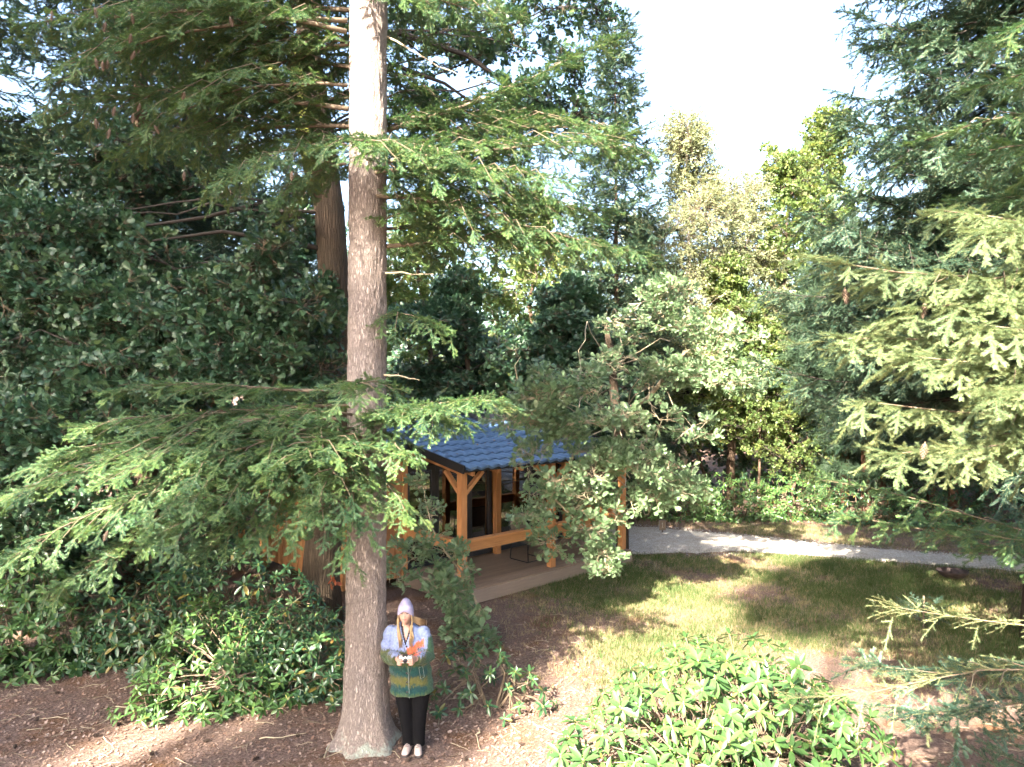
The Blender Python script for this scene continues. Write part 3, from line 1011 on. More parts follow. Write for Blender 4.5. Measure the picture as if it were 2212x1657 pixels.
# ------------------------------------------------------------------ bark
M_BARK_FIR = bark_mat('fir_bark', (0.105, 0.082, 0.074), (0.375, 0.322, 0.298), 13.0, 0.26, lichen=(0.37, 0.40, 0.35), lich_top=.75)
M_BARK_OAK = bark_mat('oak_bark', (0.028, 0.022, 0.017), (0.120, 0.092, 0.066), 8.0, 0.10, bmp=1.0)
M_BARK_DARK = bark_mat('dark_bark', (0.035, 0.026, 0.020), (0.120, 0.085, 0.062), 8.0, 0.15)
M_BARK_PINE = bark_mat('pine_bark', (0.075, 0.040, 0.028), (0.235, 0.130, 0.090), 8.0, 0.2)
M_BARK_BIRCH = bark_mat('birch_bark', (0.10, 0.09, 0.08), (0.62, 0.58, 0.52), 4.0, 1.6, bmp=0.3)
M_MOSS = simple('moss', (0.135, 0.150, 0.028), 0.95, var=0.4, vscale=14, bmp=0.8, bscale=90)

# ------------------------------------------------------------------ the big fir the woman leans on
TX, TY = -1.70, 8.40
fir = empty('fir_tree', (TX, TY, 0), 'tall fir tree with pinkish grey trunk that the woman leans against', 'tree')
rgt = np.random.default_rng(2)
NS = 150
zs = np.concatenate([[-.12], np.arange(0, 1.0, .022), np.arange(1.0, 6, .035), np.arange(6, 14.2, .06)])


def grid_noise(nz, na, seed):
    """smooth noise over height and angle, periodic in angle"""
    return np.random.default_rng(seed).random((nz, na))


def sample(g, z, a):
    nz, na = g.shape
    zi = np.clip(z, 0, nz - 1.001); z0 = zi.astype(int); fz = zi - z0; fz = fz * fz * (3 - 2 * fz)
    ai = (a % 1.0) * na; a0 = ai.astype(int) % na; a1 = (a0 + 1) % na; fa = ai - np.floor(ai); fa = fa * fa * (3 - 2 * fa)
    z1 = np.minimum(z0 + 1, nz - 1)
    return (g[z0, a0] * (1 - fz) + g[z1, a0] * fz) * (1 - fa) + (g[z0, a1] * (1 - fz) + g[z1, a1] * fz) * fa


roots = [(-2.75, .26, .30), (-1.85, .16, .22), (-0.75, .22, .26), (0.55, .2, .3), (1.7, .22, .3), (2.6, .2, .3)]
AA, ZZ = np.meshgrid(np.arange(NS) / NS, zs)
zc = np.maximum(ZZ, 0)
rad = 0.242 - 0.022 * np.minimum(ZZ, 2.2) / 2.2 + 0.075 * np.exp(-zc / .22) + 0.02 * np.exp(-zc / .9) - 0.0018 * np.maximum(0, ZZ - 2.2)
for ra, amt, wd in roots:
    df = (AA * 2 * np.pi - ra + np.pi) % (2 * np.pi) - np.pi
    rad = rad + .62 * amt * np.exp(-(df / wd) ** 2) * np.exp(-np.maximum(ZZ + .05, 0) / .13)
g1 = grid_noise(140, 44, 1); g2 = grid_noise(420, 80, 2); g3 = grid_noise(60, 14, 3)
tw = AA + .012 * np.sin(ZZ * 3.1) + .01 * np.sin(ZZ * 7.7 + AA * 12)
n1 = 1 - np.abs(2 * sample(g1, (ZZ + .2) * 9.5, tw) - 1); n2 = 1 - np.abs(2 * sample(g2, (ZZ + .2) * 29, tw) - 1); n3 = sample(g3, (ZZ + .2) * 4, AA)
rad = rad + .016 * (n1 ** .7 - .6) + .008 * (n2 - .5) + (.016 + .03 * np.exp(-zc / .3)) * (n3 - .5)
tv = np.stack([TX + rad * np.cos(AA * 2 * np.pi) + .004 * ZZ, TY + rad * np.sin(AA * 2 * np.pi), ZZ], -1)
tmb = MB(); tmb.rings([[tuple(p) for p in row] for row in tv.tolist()]); tmb.build('trunk', M_BARK_FIR, fir, smooth=True)


def limb(tree, a, b, lift, width, seed, src=S_FIR, key='fir', r0=0.03, droop=.3, step=.115, sp=.11, scale=1.0, cut=.05, label=None, tipturn=.1):
    """one limb: the wood is a part of the tree, the needles a part of the limb"""
    rg = np.random.default_rng(seed)
    w = MB()
    pts, X, Z, S = fir_branch_points(a, b, lift, width, rg, step, sp, droop, scale, w, r0, cut, tipturn)
    o = w.build('branch', M_TWIG if r0 < .05 else M_TWIG_DARK, tree, smooth=True)
    if label: o['label'] = label
    scatter('needles', key, src, pts, euler_from_axes(np.array(X, float), np.array(Z, float)), S, o, rg)
    return o


def tk(z, dx=0., dy=0.): return Vector((TX + dx, TY + dy, z))


L_ = [
    # lower left tiers (tip as seen in the photograph, metres away)
    (tk(4.05, -.2), P(262, 842, 8.3), .10, 1.0, .26),
    (tk(3.75, -.2, -.1), P(135, 985, 7.6), .18, 1.25, .30),
    (tk(3.60, -.15, -.15), P(-30, 1075, 7.3), .30, 1.35, .33),
    (tk(3.45, -.1, -.2), P(20, 1215, 6.6), .42, 1.15, .42),
    (tk(3.40, -.05, -.2), P(330, 1150, 6.7), .25, 1.05, .45),
    (tk(3.55, 0, -.2), P(610, 1000, 6.7), .22, .95, .42),
    (tk(3.25, -.05, -.2), P(560, 1175, 7.0), .15, .8, .55),
    (tk(3.30, .0, -.22), P(745, 1185, 7.0), .28, .55, .5),
    (tk(3.75, .1, -.2), P(1065, 862, 7.0), .06, .62, .38),
    (tk(3.55, .15, -.15), P(880, 985, 7.1), .20, .42, .7),
    (tk(3.20, .1, -.2), P(872, 1105, 7.3), .15, .28, .5),
    (tk(4.15, .0, -.2), P(770, 850, 7.2), .12, .5, .4),
    (tk(3.9, -.2, .0), P(190, 930, 8.0), .15, 1.2, .35), (tk(3.6, -.2, -.1), P(60, 1020, 7.9), .25, 1.2, .38), (tk(3.5, -.1, -.2), P(180, 1120, 6.9), .35, 1.15, .42), (tk(3.35, -.15, -.15), P(120, 1260, 7.1), .45, 1.0, .5),
    (tk(3.65, -.1, -.2), P(420, 1010, 6.9), .25, 1.05, .42), (tk(3.8, -.1, -.15), P(480, 930, 7.3), .2, 1.0, .4), (tk(3.3, -.1, -.2), P(440, 1185, 7.2), .25, .8, .5), (tk(3.45, 0, -.2), P(680, 1100, 6.8), .2, .6, .5),
    # middle, short
    (tk(6.05, .2), P(905, 455, 7.9), .06, .4, .4),
    (tk(4.95, .2), P(945, 700, 7.9), .10, .42, .8),
    # right tier
    (tk(6.75, .2, .05), P(1390, 330, 8.6), .22, 1.25, .34),
    (tk(6.95, .2, .2), P(1330, 270, 9.8), .15, 1.2, .40), (tk(6.35, .2, .15), P(1180, 430, 9.3), .18, 1.1, .50), (tk(6.0, .2, .2), P(1120, 520, 9.4), .15, .9, .55), (tk(6.6, .2, .2), P(1060, 380, 9.6), .15, 1.0, .5),
    (tk(6.30, .15, -.15), P(1300, 545, 7.9), .25, .85, .55), (tk(7.3, .2, .2), P(1180, 255, 10.0), .1, 1.0, .4), (tk(3.85, .15, -.1), P(1000, 915, 7.3), .10, .55, .45), (tk(3.7, .1, -.2), P(960, 880, 6.8), .15, .5, .45),
    (tk(6.55, .15, -.2), P(1210, 395, 7.7), .22, 1.05, .48),
    (tk(5.75, .2, .0), P(1392, 535, 8.4), .18, .95, .50),
    (tk(6.20, .2, .2), P(1290, 450, 9.6), .15, 1.1, .50),
    (tk(7.15, .2, .15), P(1335, 85, 9.6), -.15, .55, .30),
    (tk(6.85, -.05, -.2), P(800, 322, 7.0), .16, .9, .42),
    (tk(6.90, .1, -.2), P(985, 345, 7.3), .18, .8, .45),
    (tk(8.9, .0, -.2), P(905, 5, 7.2), .2, .7, .42),
    # upper left tiers
    (tk(7.9, -.2, .15), P(420, 170, 9.4), .25, 1.1, .45), (tk(8.6, -.2, .2), P(200, 90, 9.2), .3, 1.2, .42), (tk(9.4, -.2, .2), P(380, -20, 9.4), .3, 1.1, .42), (tk(7.35, -.2, .0), P(120, 260, 8.4), .4, 1.2, .45),
    (tk(7.05, -.2, .1), P(560, 330, 9.2), .2, .9, .5), (tk(8.2, -.2, -.1), P(60, 60, 7.4), .4, 1.2, .42), (tk(6.7, -.2, -.05), P(610, 430, 8.2), .2, .7, .6),
    (tk(6.90, -.2, -.1), P(470, 395, 7.5), .30, 1.0, .45),
    (tk(7.60, -.2, -.05), P(330, 265, 7.9), .35, 1.25, .45),
    (tk(8.35, -.2, -.05), P(120, 170, 7.6), .45, 1.3, .42),
    (tk(8.10, -.2, .0), P(500, 215, 8.7), .30, .9, .5),
    (tk(8.85, -.2, .0), P(330, 60, 8.2), .35, 1.1, .42),
    (tk(9.60, -.2, .1), P(560, 10, 9.2), .3, .8, .42),
    (tk(9.30, -.2, .1), P(160, -10, 8.0), .3, 1.2, .4),
    (tk(7.20, -.2, .15), P(250, 330, 8.8), .25, 1.0, .45),
    (tk(9.0, -.1, .2), P(600, 60, 9.0), .2, .7, .42),
]
for i, (a, b, lift, wd, dr) in enumerate(L_):
    ln = (b - a).length
    limb(fir, a, b, lift, wd, 300 + i, r0=.010 + .006 * ln, droop=dr * (.5 if i < 20 else .8))
# limbs above the picture that shade what is below
for i in range(10):
    an = rgt.uniform(-.6, 2.6); z = 10.2 + i * .4
    limb(fir, tk(z), tk(z + .2) + Vector((math.cos(an), math.sin(an), 0)) * rgt.uniform(2.0, 3.0), -.3, 1.0, 360 + i, droop=.35, step=.28, sp=.26, scale=1.7, r0=.03)

# a dead stub and thin bare twigs on the trunk
for a, b in ((P(832, 590, 8.3), P(935, 592, 8.2)), (P(826, 75, 8.4), P(1005, 175, 8.5)), (P(830, 810, 8.3), P(905, 822, 8.1))):
    MB().tube(wander(a, b, 6, .015, rgt), [.012, .011, .009, .008, .006, .005, .003], 5).build('dead_twig', M_PALE_TWIG, fir)

# cones hanging in the upper limbs
def cone_mesh(name, L=.075, rad=.019):
    mb = MB()
    for j in range(9):
        t = j / 8; r = rad * (math.sin(math.pi * (0.16 + .8 * t)) ** .7)
        for k in range(7):
            an = 2 * math.pi * (k / 7 + .5 * (j % 2) / 7)
            o = Vector((math.cos(an), math.sin(an), 0)); s = Vector((-o.y, o.x, 0)) * rad * .45
            p = Vector((0, 0, -L * t))
            mb.add([p + o * r * .3, p + o * r + s * .6 + Vector((0, 0, -.008)), p + o * r * 1.25 + Vector((0, 0, -.014)), p + o * r - s * .6 + Vector((0, 0, -.008))], [(0, 1, 2, 3)])
    mb.tube([(0, 0, .01), (0, 0, -L)], [.004, .006], 5)
    return mb.mesh(name)


CONE = cone_mesh('cone'); CONE.materials.append(simple('cone_scales', (0.130, 0.085, 0.060), .8, var=.3, vscale=60))
for x, y, d in ((112, 25, 6.9), (205, 18, 6.8), (228, 50, 6.8), (207, 128, 6.9), (222, 133, 6.9), (233, 131, 6.9), (285, 32, 6.8), (283, 75, 6.8), (290, 112, 6.8), (248, 232, 6.9), (207, 258, 6.9),
                (237, 280, 7.0), (288, 247, 7.0), (334, 272, 7.0), (302, 225, 7.0), (497, 38, 6.7), (398, 200, 6.8), (232, 1148 - 0, 6.5), (398, 372, 7.3), (630, 372, 7.2)):
    link('cone', CONE, fir, P(x, y, d), (rgt.normal(0, .2), rgt.normal(0, .2), rgt.uniform(0, 6)), 1.0)

# ------------------------------------------------------------------ oak behind the fir
oak_st = [(-3.35, 12.6, -.1), (-3.32, 12.55, .8), (-3.15, 12.4, 2.5), (-3.0, 12.3, 4.2), (-2.98, 12.2, 5.5), (-3.05, 12.1, 7.0), (-3.2, 12.0, 8.3), (-3.35, 11.9, 9.6), (-3.4, 11.9, 11.5)]
oak_r = [.42, .33, .29, .27, .26, .25, .235, .20, .12]
rgo = np.random.default_rng(77)
cl = []
for x, y, d, r, n in (
        (60, 460, 11.0, (1.1, .9, .9), 150), (210, 470, 11.2, (1.2, 1, .8), 190), (330, 560, 11.0, (1.1, 1, .9), 170), (120, 640, 10.6, (1.2, 1, .9), 220),
        (300, 700, 10.2, (1.2, .9, .8), 240), (480, 660, 10.0, (1.1, .9, .8), 230), (600, 720, 9.9, (1.0, .8, .7), 210), (160, 800, 10.0, (1.2, .9, .8), 240),
        (350, 830, 9.8, (1.2, .9, .7), 240), (540, 800, 9.8, (1.1, .8, .7), 220), (660, 800, 10.2, (.7, .6, .6), 110), (60, 900, 9.9, (1.1, .9, .9), 210),
        (230, 930, 9.9, (1.1, .9, .7), 190), (420, 910, 10.2, (1.0, .8, .7), 150), (20, 740, 10.0, (1.0, .9, .8), 170), (560, 570, 9.7, (.5, .5, .5), 70),
        (540, 480, 12.4, (1.1, 1.2, .7), 120), (640, 420, 13.0, (1.0, 1.2, .7), 100), (420, 400, 12.6, (1.2, 1.2, .8), 120), (690, 700, 11.2, (.6, .6, .5), 70),
        (300, 330, 12.4, (1.2, 1.2, .8), 110), (640, 620, 11.6, (.7, .7, .6), 90), (180, 340, 12.0, (1.1, 1, .8), 110), (40, 1010, 10.2, (.9, .9, .8), 130), (620, 880, 9.6, (.5, .5, .4), 60),
        (20, 560, 10.8, (1.0, 1, .8), 120), (420, 760, 10.0, (1, .8, .7), 160), (250, 610, 10.8, (1, .9, .7), 150)):
    cl.append((P(x, y, d), r, n))
for x, y, d, r, n in ((900, 190, 13.4, (1.0, .9, .5), 70), (1000, 130, 13.5, (1.0, .9, .5), 80), (1090, 210, 13.2, (1.0, .8, .5), 80), (960, 250, 13.6, (.9, .8, .5), 70), (1190, 230, 13.2, (.9, .8, .5), 70),
                      (1050, 60, 13.6, (1.2, .9, .5), 90), (1180, 30, 13.4, (1.1, .9, .5), 90), (1290, 20, 13.0, (.5, .6, .4), 45), (1130, 280, 13.5, (.8, .8, .4), 60), (930, 60, 13.8, (1.0, 1, .5), 80), (1230, 150, 13.0, (.6, .6, .4), 40),
                      (880, 330, 14.0, (1, 1, .5), 60), (1050, 330, 14.0, (1, 1, .5), 60), (870, 20, 13.5, (.8, .8, .5), 60), (1260, 250, 13.0, (.5, .5, .35), 35)):
    cl.append((P(x, y, d), r, n))
lim = [([Vector((-3.02, 12.2, 5.6)), P(660, 600, 11.9), P(600, 575, 11.4), P(520, 560, 10.8), P(430, 570, 10.4)], [.08, .065, .05, .035, .02]),
       ([Vector((-3.05, 12.1, 6.6)), P(640, 470, 12.0), P(560, 440, 11.8), P(440, 470, 11.5), P(300, 490, 11.2)], [.06, .05, .04, .03, .02]),
       ([Vector((-3.0, 12.2, 6.4)), P(600, 520, 11.6), P(480, 500, 11.2), P(330, 520, 10.9)], [.05, .04, .03, .015]),
       ([Vector((-3.05, 12.1, 7.6)), P(640, 235, 11.9), P(590, 160, 11.8), P(548, 60, 11.8), P(530, -80, 11.8)], [.15, .13, .12, .10, .08])]
lim += [([Vector((-3.3, 11.9, 9.0)), P(860, 70, 12.3), P(1010, 120, 13.0), P(1120, 200, 13.2), P(1200, 235, 13.2)], [.08, .06, .045, .03, .015]),
        ([Vector((-3.3, 11.9, 8.6)), P(850, 140, 12.3), P(960, 180, 12.9), P(1060, 250, 13.3)], [.06, .045, .03, .012])]
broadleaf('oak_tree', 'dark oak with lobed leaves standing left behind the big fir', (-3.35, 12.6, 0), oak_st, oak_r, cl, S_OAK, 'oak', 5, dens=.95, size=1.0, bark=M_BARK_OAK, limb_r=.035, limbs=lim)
# moss on the oak's upper stem
oak = bpy.data.objects['oak_tree']
mo = MB(); mo.tube([(-3.22, 11.84, 7.3), (-3.37, 11.75, 8.3), (-3.5, 11.66, 9.6)], [.12, .15, .12], 10)
mo.tube([P(652, 262, 11.75), P(610, 195, 11.68), P(566, 105, 11.66)], [.06, .09, .07], 8)
mo.build('moss', M_MOSS, oak, smooth=True)

# ------------------------------------------------------------------ oak in front of the cabin
st3 = [(2.75, 18.0, -.1), (2.72, 17.95, 1.6), (2.6, 17.8, 3.2), (2.4, 17.4, 4.6), (2.2, 17.0, 5.6)]
cl3 = []
for x, y, d, r, n in ((1420, 650, 14.2, (.75, .6, .5), 95), (1480, 700, 14.2, (.85, .6, .55), 120), (1560, 740, 14.2, (.75, .55, .45), 95), (1590, 820, 14.0, (.6, .5, .4), 60), (1380, 720, 14.2, (.8, .7, .55), 70),
                      (1500, 800, 14.0, (.8, .6, .5), 100), (1420, 800, 14.2, (.8, .6, .5), 70), (1330, 800, 13.8, (.75, .6, .5), 60), (1240, 840, 12.0, (.65, .5, .4), 90), (1160, 850, 11.8, (.5, .5, .4), 60),
                      (1130, 900, 11.8, (.45, .4, .35), 50), (1230, 920, 12.0, (.6, .5, .35), 110), (1340, 960, 12.4, (.5, .4, .35), 60), (1330, 890, 12.2, (.6, .5, .4), 50), (1420, 900, 12.6, (.6, .5, .35), 26), (1290, 990, 12.3, (.55, .5, .4), 90),
                      (1150, 990, 12.3, (.35, .3, .25), 26), (1380, 1010, 12.5, (.6, .5, .4), 70), (1450, 1040, 12.8, (.6, .5, .4), 70), (1490, 1060, 13.2, (.45, .45, .3), 40), (1410, 1080, 12.7, (.4, .4, .3), 34),
                      (1180, 1060, 12.4, (.45, .4, .35), 55), (1140, 1110, 12.4, (.32, .3, .3), 34), (1240, 1100, 12.5, (.5, .4, .35), 52), (1290, 1150, 12.6, (.5, .4, .35), 56), (1200, 1180, 12.6, (.3, .3, .2), 22), (1310, 1210, 12.6, (.33, .3, .28), 34),
                      (1270, 1060, 12.4, (.5, .4, .3), 40), (1500, 930, 13.0, (.4, .4, .25), 12), (1340, 1100, 12.6, (.3, .3, .25), 20)):
    cl3.append((P(x, y, d), r, n))
lim3 = [([Vector((2.6, 17.8, 3.2)), P(1340, 915, 14.5), P(1250, 910, 12.8), P(1170, 890, 12.0)], [.07, .05, .035, .015]),
        ([Vector((2.6, 17.8, 3.4)), P(1400, 860, 15), P(1480, 760, 14.4), P(1580, 735, 14.2)], [.07, .05, .035, .012]),
        ([Vector((2.7, 17.9, 2.4)), P(1400, 950, 15), P(1380, 960, 13), P(1440, 1000, 12.8), P(1480, 1075, 13.0)], [.06, .05, .035, .02, .01]),
        ([Vector((2.6, 17.8, 2.8)), P(1330, 950, 14), P(1240, 980, 12.6), P(1200, 1080, 12.5), P(1300, 1180, 12.6)], [.06, .045, .03, .02, .01]),
        ([P(1140, 900, 12), P(1120, 830, 11.9), P(1112, 790, 11.9), P(1125, 770, 11.9)], [.014, .012, .009, .005])]
broadleaf('oak_tree', 'sunlit oak whose leafy branches hang in front of the cabin roof', (2.75, 18.0, 0), st3, [.17, .14, .12, .09, .05], cl3, S_OAK_SUNLIT, 'oaksunlit', 8, dens=.8, bark=M_BARK_OAK, limb_r=.02, limbs=lim3, twig_mat=M_PALE_TWIG)

# oak sapling between the woman and the cabin
st4 = [(-.45, 11.6, -.05), (-.5, 11.55, .5), (-.75, 11.5, 1.1), (-1.05, 11.4, 1.5), (-1.25, 11.3, 1.9), (-1.35, 11.2, 2.4)]
cl4 = []
for x, y, d, r, n in ((965, 1265, 11.2, (.26, .25, .2), 20), (1000, 1240, 11.2, (.22, .2, .15), 14), (935, 1235, 11.2, (.2, .2, .12), 10), (1005, 1330, 11.4, (.28, .3, .2), 26), (1020, 1375, 11.4, (.28, .3, .2), 24),
                      (925, 1165, 11.3, (.26, .2, .16), 13), (880, 1195, 11.2, (.22, .2, .16), 10), (935, 1105, 11.2, (.16, .15, .15), 7), (905, 1050, 11.2, (.12, .12, .12), 4), (985, 1290, 11.3, (.2, .2, .15), 14), (860, 1240, 11.2, (.16, .15, .15), 9), (970, 1200, 11.3, (.2, .2, .12), 10)):
    cl4.append((P(x, y, d), r, n))
broadleaf('oak_sapling', 'slender oak sapling with lobed leaves between the woman and the deck', (-.45, 11.6, 0), st4, [.022, .02, .017, .014, .01, .006], cl4, S_OAK_SUNLIT, 'oaksunlit', 9, bark=M_PALE_TWIG, limb_r=.010, twig_mat=M_PALE_TWIG)

# ------------------------------------------------------------------ firs on the right
fr = empty('fir_tree', (6.9, 5.9, 0), 'sunlit fir reaching into the picture from the right edge', 'tree')
MB().tube([(6.9, 5.9, -.1), (6.9, 5.9, 3), (6.9, 5.9, 7), (6.85, 5.9, 12)], [.30, .25, .2, .08], 14).build('trunk', M_BARK_FIR, fr, smooth=True)
LR = [((6.8, 5.8, 5.0), P(1768, 545, 5.2), -.25, .85, .30), ((6.8, 5.8, 4.7), P(1985, 640, 4.9), .05, .7, .40), ((6.8, 5.8, 4.3), P(1845, 745, 5.1), -.05, .75, .38), ((6.8, 5.8, 4.0), P(1960, 800, 4.9), .05, .7, .42),
      ((6.8, 5.8, 3.85), P(1912, 880, 5.0), .1, .75, .42), ((6.8, 5.8, 3.6), P(1940, 955, 5.0), .12, .7, .45), ((6.8, 5.8, 3.55), P(2060, 985, 4.8), .12, .65, .50), ((6.8, 5.8, 5.5), P(2040, 480, 5.2), -.15, .6, .32),
      ((6.8, 5.8, 5.4), P(2150, 520, 4.7), -.05, .6, .38), ((6.8, 5.8, 4.5), P(2110, 700, 4.6), .1, .7, .4), ((6.8, 5.8, 4.1), P(2100, 860, 4.6), .1, .7, .45), ((6.8, 5.8, 5.1), P(2130, 610, 5.0), .1, .7, .4), ((6.8, 5.9, 5.0), P(1900, 690, 5.6), .05, .7, .4)]
for i, (a, b, lift, wd, dr) in enumerate(LR):
    limb(fr, Vector(a), b, lift, wd, 500 + i, S_FIR_SUNLIT, 'firsunlit', r0=.03, droop=dr, sp=.10, step=.11, cut=.2, label=None)
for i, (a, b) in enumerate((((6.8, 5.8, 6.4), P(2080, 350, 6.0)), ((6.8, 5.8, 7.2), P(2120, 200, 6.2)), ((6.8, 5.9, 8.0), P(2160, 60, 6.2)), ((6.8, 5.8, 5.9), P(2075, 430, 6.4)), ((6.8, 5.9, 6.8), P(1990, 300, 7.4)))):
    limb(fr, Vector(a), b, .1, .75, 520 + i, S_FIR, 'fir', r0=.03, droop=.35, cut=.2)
# sparse limbs below
LS = [((6.8, 5.8, 2.4), P(1770, 1050, 7.4), .05, .6, .45, S_FIR, 'fir', .14, .14), ((6.8, 5.8, 2.2), P(1830, 1125, 7.2), .05, .35, .4, S_FIR, 'fir', .2, .2), ((6.8, 5.8, 1.9), P(1945, 1310, 6.4), .02, .45, .45, S_FIR_SPARSE, 'firsparse', .18, .17),
      ((6.8, 5.8, 1.7), P(1735, 1470, 6.0), .1, .5, .35, S_FIR_SPARSE, 'firsparse', .15, .15), ((6.8, 5.8, 1.5), P(1900, 1420, 6.1), .1, .30, .35, S_FIR_BLUE, 'firblue', .25, .25), ((6.8, 5.8, 2.3), P(2080, 1130, 6.2), .05, .4, .5, S_FIR, 'fir', .15, .15),
      ((6.8, 5.8, 1.6), P(2000, 1540, 5.6), .1, .5, .3, S_FIR_BLUE, 'firblue', .2, .2)]
for i, (a, b, lift, wd, dr, s_, k_, st_, sp_) in enumerate(LS):
    limb(fr, Vector(a), b, lift, wd, 540 + i, s_, k_, r0=.016, droop=dr, step=st_, sp=sp_, cut=.3)
for x, y, d in ((1825, 625, 5.15), (1998, 655, 5.0), (1998, 958, 4.9)):
    link('cone', CONE, fr, P(x, y, d), (0.1, .1, x), 1.2)

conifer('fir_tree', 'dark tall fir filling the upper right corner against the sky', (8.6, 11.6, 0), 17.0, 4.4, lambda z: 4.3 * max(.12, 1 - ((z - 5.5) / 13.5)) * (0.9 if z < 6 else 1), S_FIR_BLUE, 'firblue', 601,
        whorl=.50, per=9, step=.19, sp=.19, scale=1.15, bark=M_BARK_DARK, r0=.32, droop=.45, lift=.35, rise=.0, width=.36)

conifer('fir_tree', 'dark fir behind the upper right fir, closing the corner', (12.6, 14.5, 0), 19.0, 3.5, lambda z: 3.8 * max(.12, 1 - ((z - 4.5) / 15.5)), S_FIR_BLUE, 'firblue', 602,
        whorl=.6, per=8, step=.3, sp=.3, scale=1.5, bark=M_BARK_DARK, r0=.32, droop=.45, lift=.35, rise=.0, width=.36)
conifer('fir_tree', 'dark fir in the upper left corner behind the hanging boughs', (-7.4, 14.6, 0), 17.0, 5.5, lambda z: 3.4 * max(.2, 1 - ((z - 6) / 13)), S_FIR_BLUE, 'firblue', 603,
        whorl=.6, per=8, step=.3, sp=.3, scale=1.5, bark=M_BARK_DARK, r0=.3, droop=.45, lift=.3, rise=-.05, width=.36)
# young pine at the lower right corner
conifer('pine_sapling', 'young bluish pine at the bottom right corner', (4.15, 5.3, 0), 1.75, .35, lambda z: .8 * (1.2 - z / 1.9), S_FIR_BLUE, 'firblue', 640, whorl=.22, per=5, step=.2, sp=.2, scale=.55, bark=M_TWIG, r0=.02, droop=.0, lift=.0, rise=.5, width=.3)
conifer('pine_sapling', 'small bluish pine seedling in front of the fire bowl', (7.0, 12.3, 0), .55, .1, lambda z: .25 * (1.2 - z), S_FIR_BLUE, 'firblue', 641, whorl=.16, per=5, step=.2, sp=.2, scale=.45, bark=M_TWIG, r0=.014, droop=.0, lift=.0, rise=.6, width=.3)

# ------------------------------------------------------------------ trees behind the clearing
def far_leaf(name, label, x, d, top_y, width, src, key, seed, n=900, low=.25, bark=M_BARK_DARK, size=1.6, group='trees behind the clearing', trunk=.16, depth=None, base_x=None, part='crown'):
    """a broadleaf tree d metres away whose crown spans width metres up to top_y of the picture"""
    rg = np.random.default_rng(seed)
    top = P(x, top_y, d); H = top.z; base = Vector((top.x, d, 0))
    st = [base + Vector((rg.normal(0, .05) * i, 0, H * .93 * i / 6 - (0.1 if i == 0 else 0))) for i in range(7)]
    cl_ = []
    m = 13
    for i in range(m):
        t = low + (1 - low) * (i + .5) / m
        wr = width * .5 * math.sin(math.pi * min(1, (t - low) / (1 - low) * .72 + .26)) ** .8
        an = rg.uniform(0, 6.28); rr = wr * .55 * rg.random() ** .5
        cl_.append((base + Vector((math.cos(an) * rr, math.sin(an) * rr * .8, H * t - .25)), (wr * rg.uniform(.5, .75), wr * rg.uniform(.5, .7), H * (1 - low) / m * rg.uniform(1.2, 2.0)), n / m))
    cl_.append((base + Vector((0, 0, H * .94)), (width * .12, width * .12, H * .07), n / m * .5))
    return broadleaf(name, label, base, st, [trunk * (1 - .12 * i) for i in range(7)], cl_, src, key, seed, bark=bark, size=size, group=group, limb_r=.045)


far_leaf('birch_tree', 'tall pale birch with thin white stem in the middle of the clearing edge', 1478, 25.0, 262, 5.6, S_BIRCH, 'birch', 701, n=3000, low=.22, bark=M_BARK_BIRCH, size=1.0, trunk=.13)
far_leaf('birch_tree', 'smaller birch left of the tall pale birch', 1395, 27.0, 470, 4.6, S_BIRCH, 'birch', 702, n=1700, low=.25, bark=M_BARK_BIRCH, size=1.0, trunk=.10)
far_leaf('beech_tree', 'bright yellow-green broadleaf tree right of the tall birch', 1700, 30.0, 330, 7.0, S_BEECH, 'beech', 703, n=1300, low=.15, size=1.25)
far_leaf('beech_tree', 'tallest sunlit broadleaf tree behind the dark fir branches', 1790, 34.0, 240, 8.0, S_BEECH, 'beech', 704, n=1300, low=.2, size=1.35)
far_leaf('beech_tree', 'sunlit broadleaf tree below the birch crown', 1580, 24.5, 560, 4.6, S_BEECH, 'beech', 705, n=900, low=.3, size=1.0)
far_leaf('hazel_shrub', 'shaded hazel with thin grey stems behind the rhododendron hedge', 1640, 23.6, 720, 3.4, S_BEECH, 'beech', 706, n=420, low=.4, size=.9, trunk=.05)
far_leaf('hazel_shrub', 'yellow-green hazel under the dark pines', 1720, 23.4, 790, 2.8, S_BEECH, 'beech', 707, n=300, low=.3, size=.85, trunk=.05)
far_leaf('beech_tree', 'young broadleaf tree at the bend of the gravel path', 1520, 23.8, 700, 3.0, S_BEECH, 'beech', 708, n=380, low=.42, size=.9, trunk=.06)
conifer('spruce_tree', 'pointed spruce standing right of the oak branches', P(1335, 828, 22) - Vector((0, 0, CAM_Z)), P(1335, 100, 22).z + .6, 2.0, lambda z: 2.6 * max(.06, 1 - z / 15.3), S_FIR_BLUE, 'firblue', 720, whorl=.5, per=8, step=.32, sp=.32, scale=1.6, bark=M_BARK_DARK, r0=.12, width=.36, droop=.35, group='trees behind the clearing')
conifer('spruce_tree', 'low spruce half hidden left of the pale birch', P(1290, 828, 25) - Vector((0, 0, CAM_Z)), 9.5, 1.5, lambda z: 2.4 * max(.06, 1 - z / 9.8), S_FIR_BLUE, 'firblue', 721, whorl=.8, per=6, step=.5, sp=.5, scale=1.7, bark=M_BARK_DARK, r0=.16, width=.3, group='trees behind the clearing')
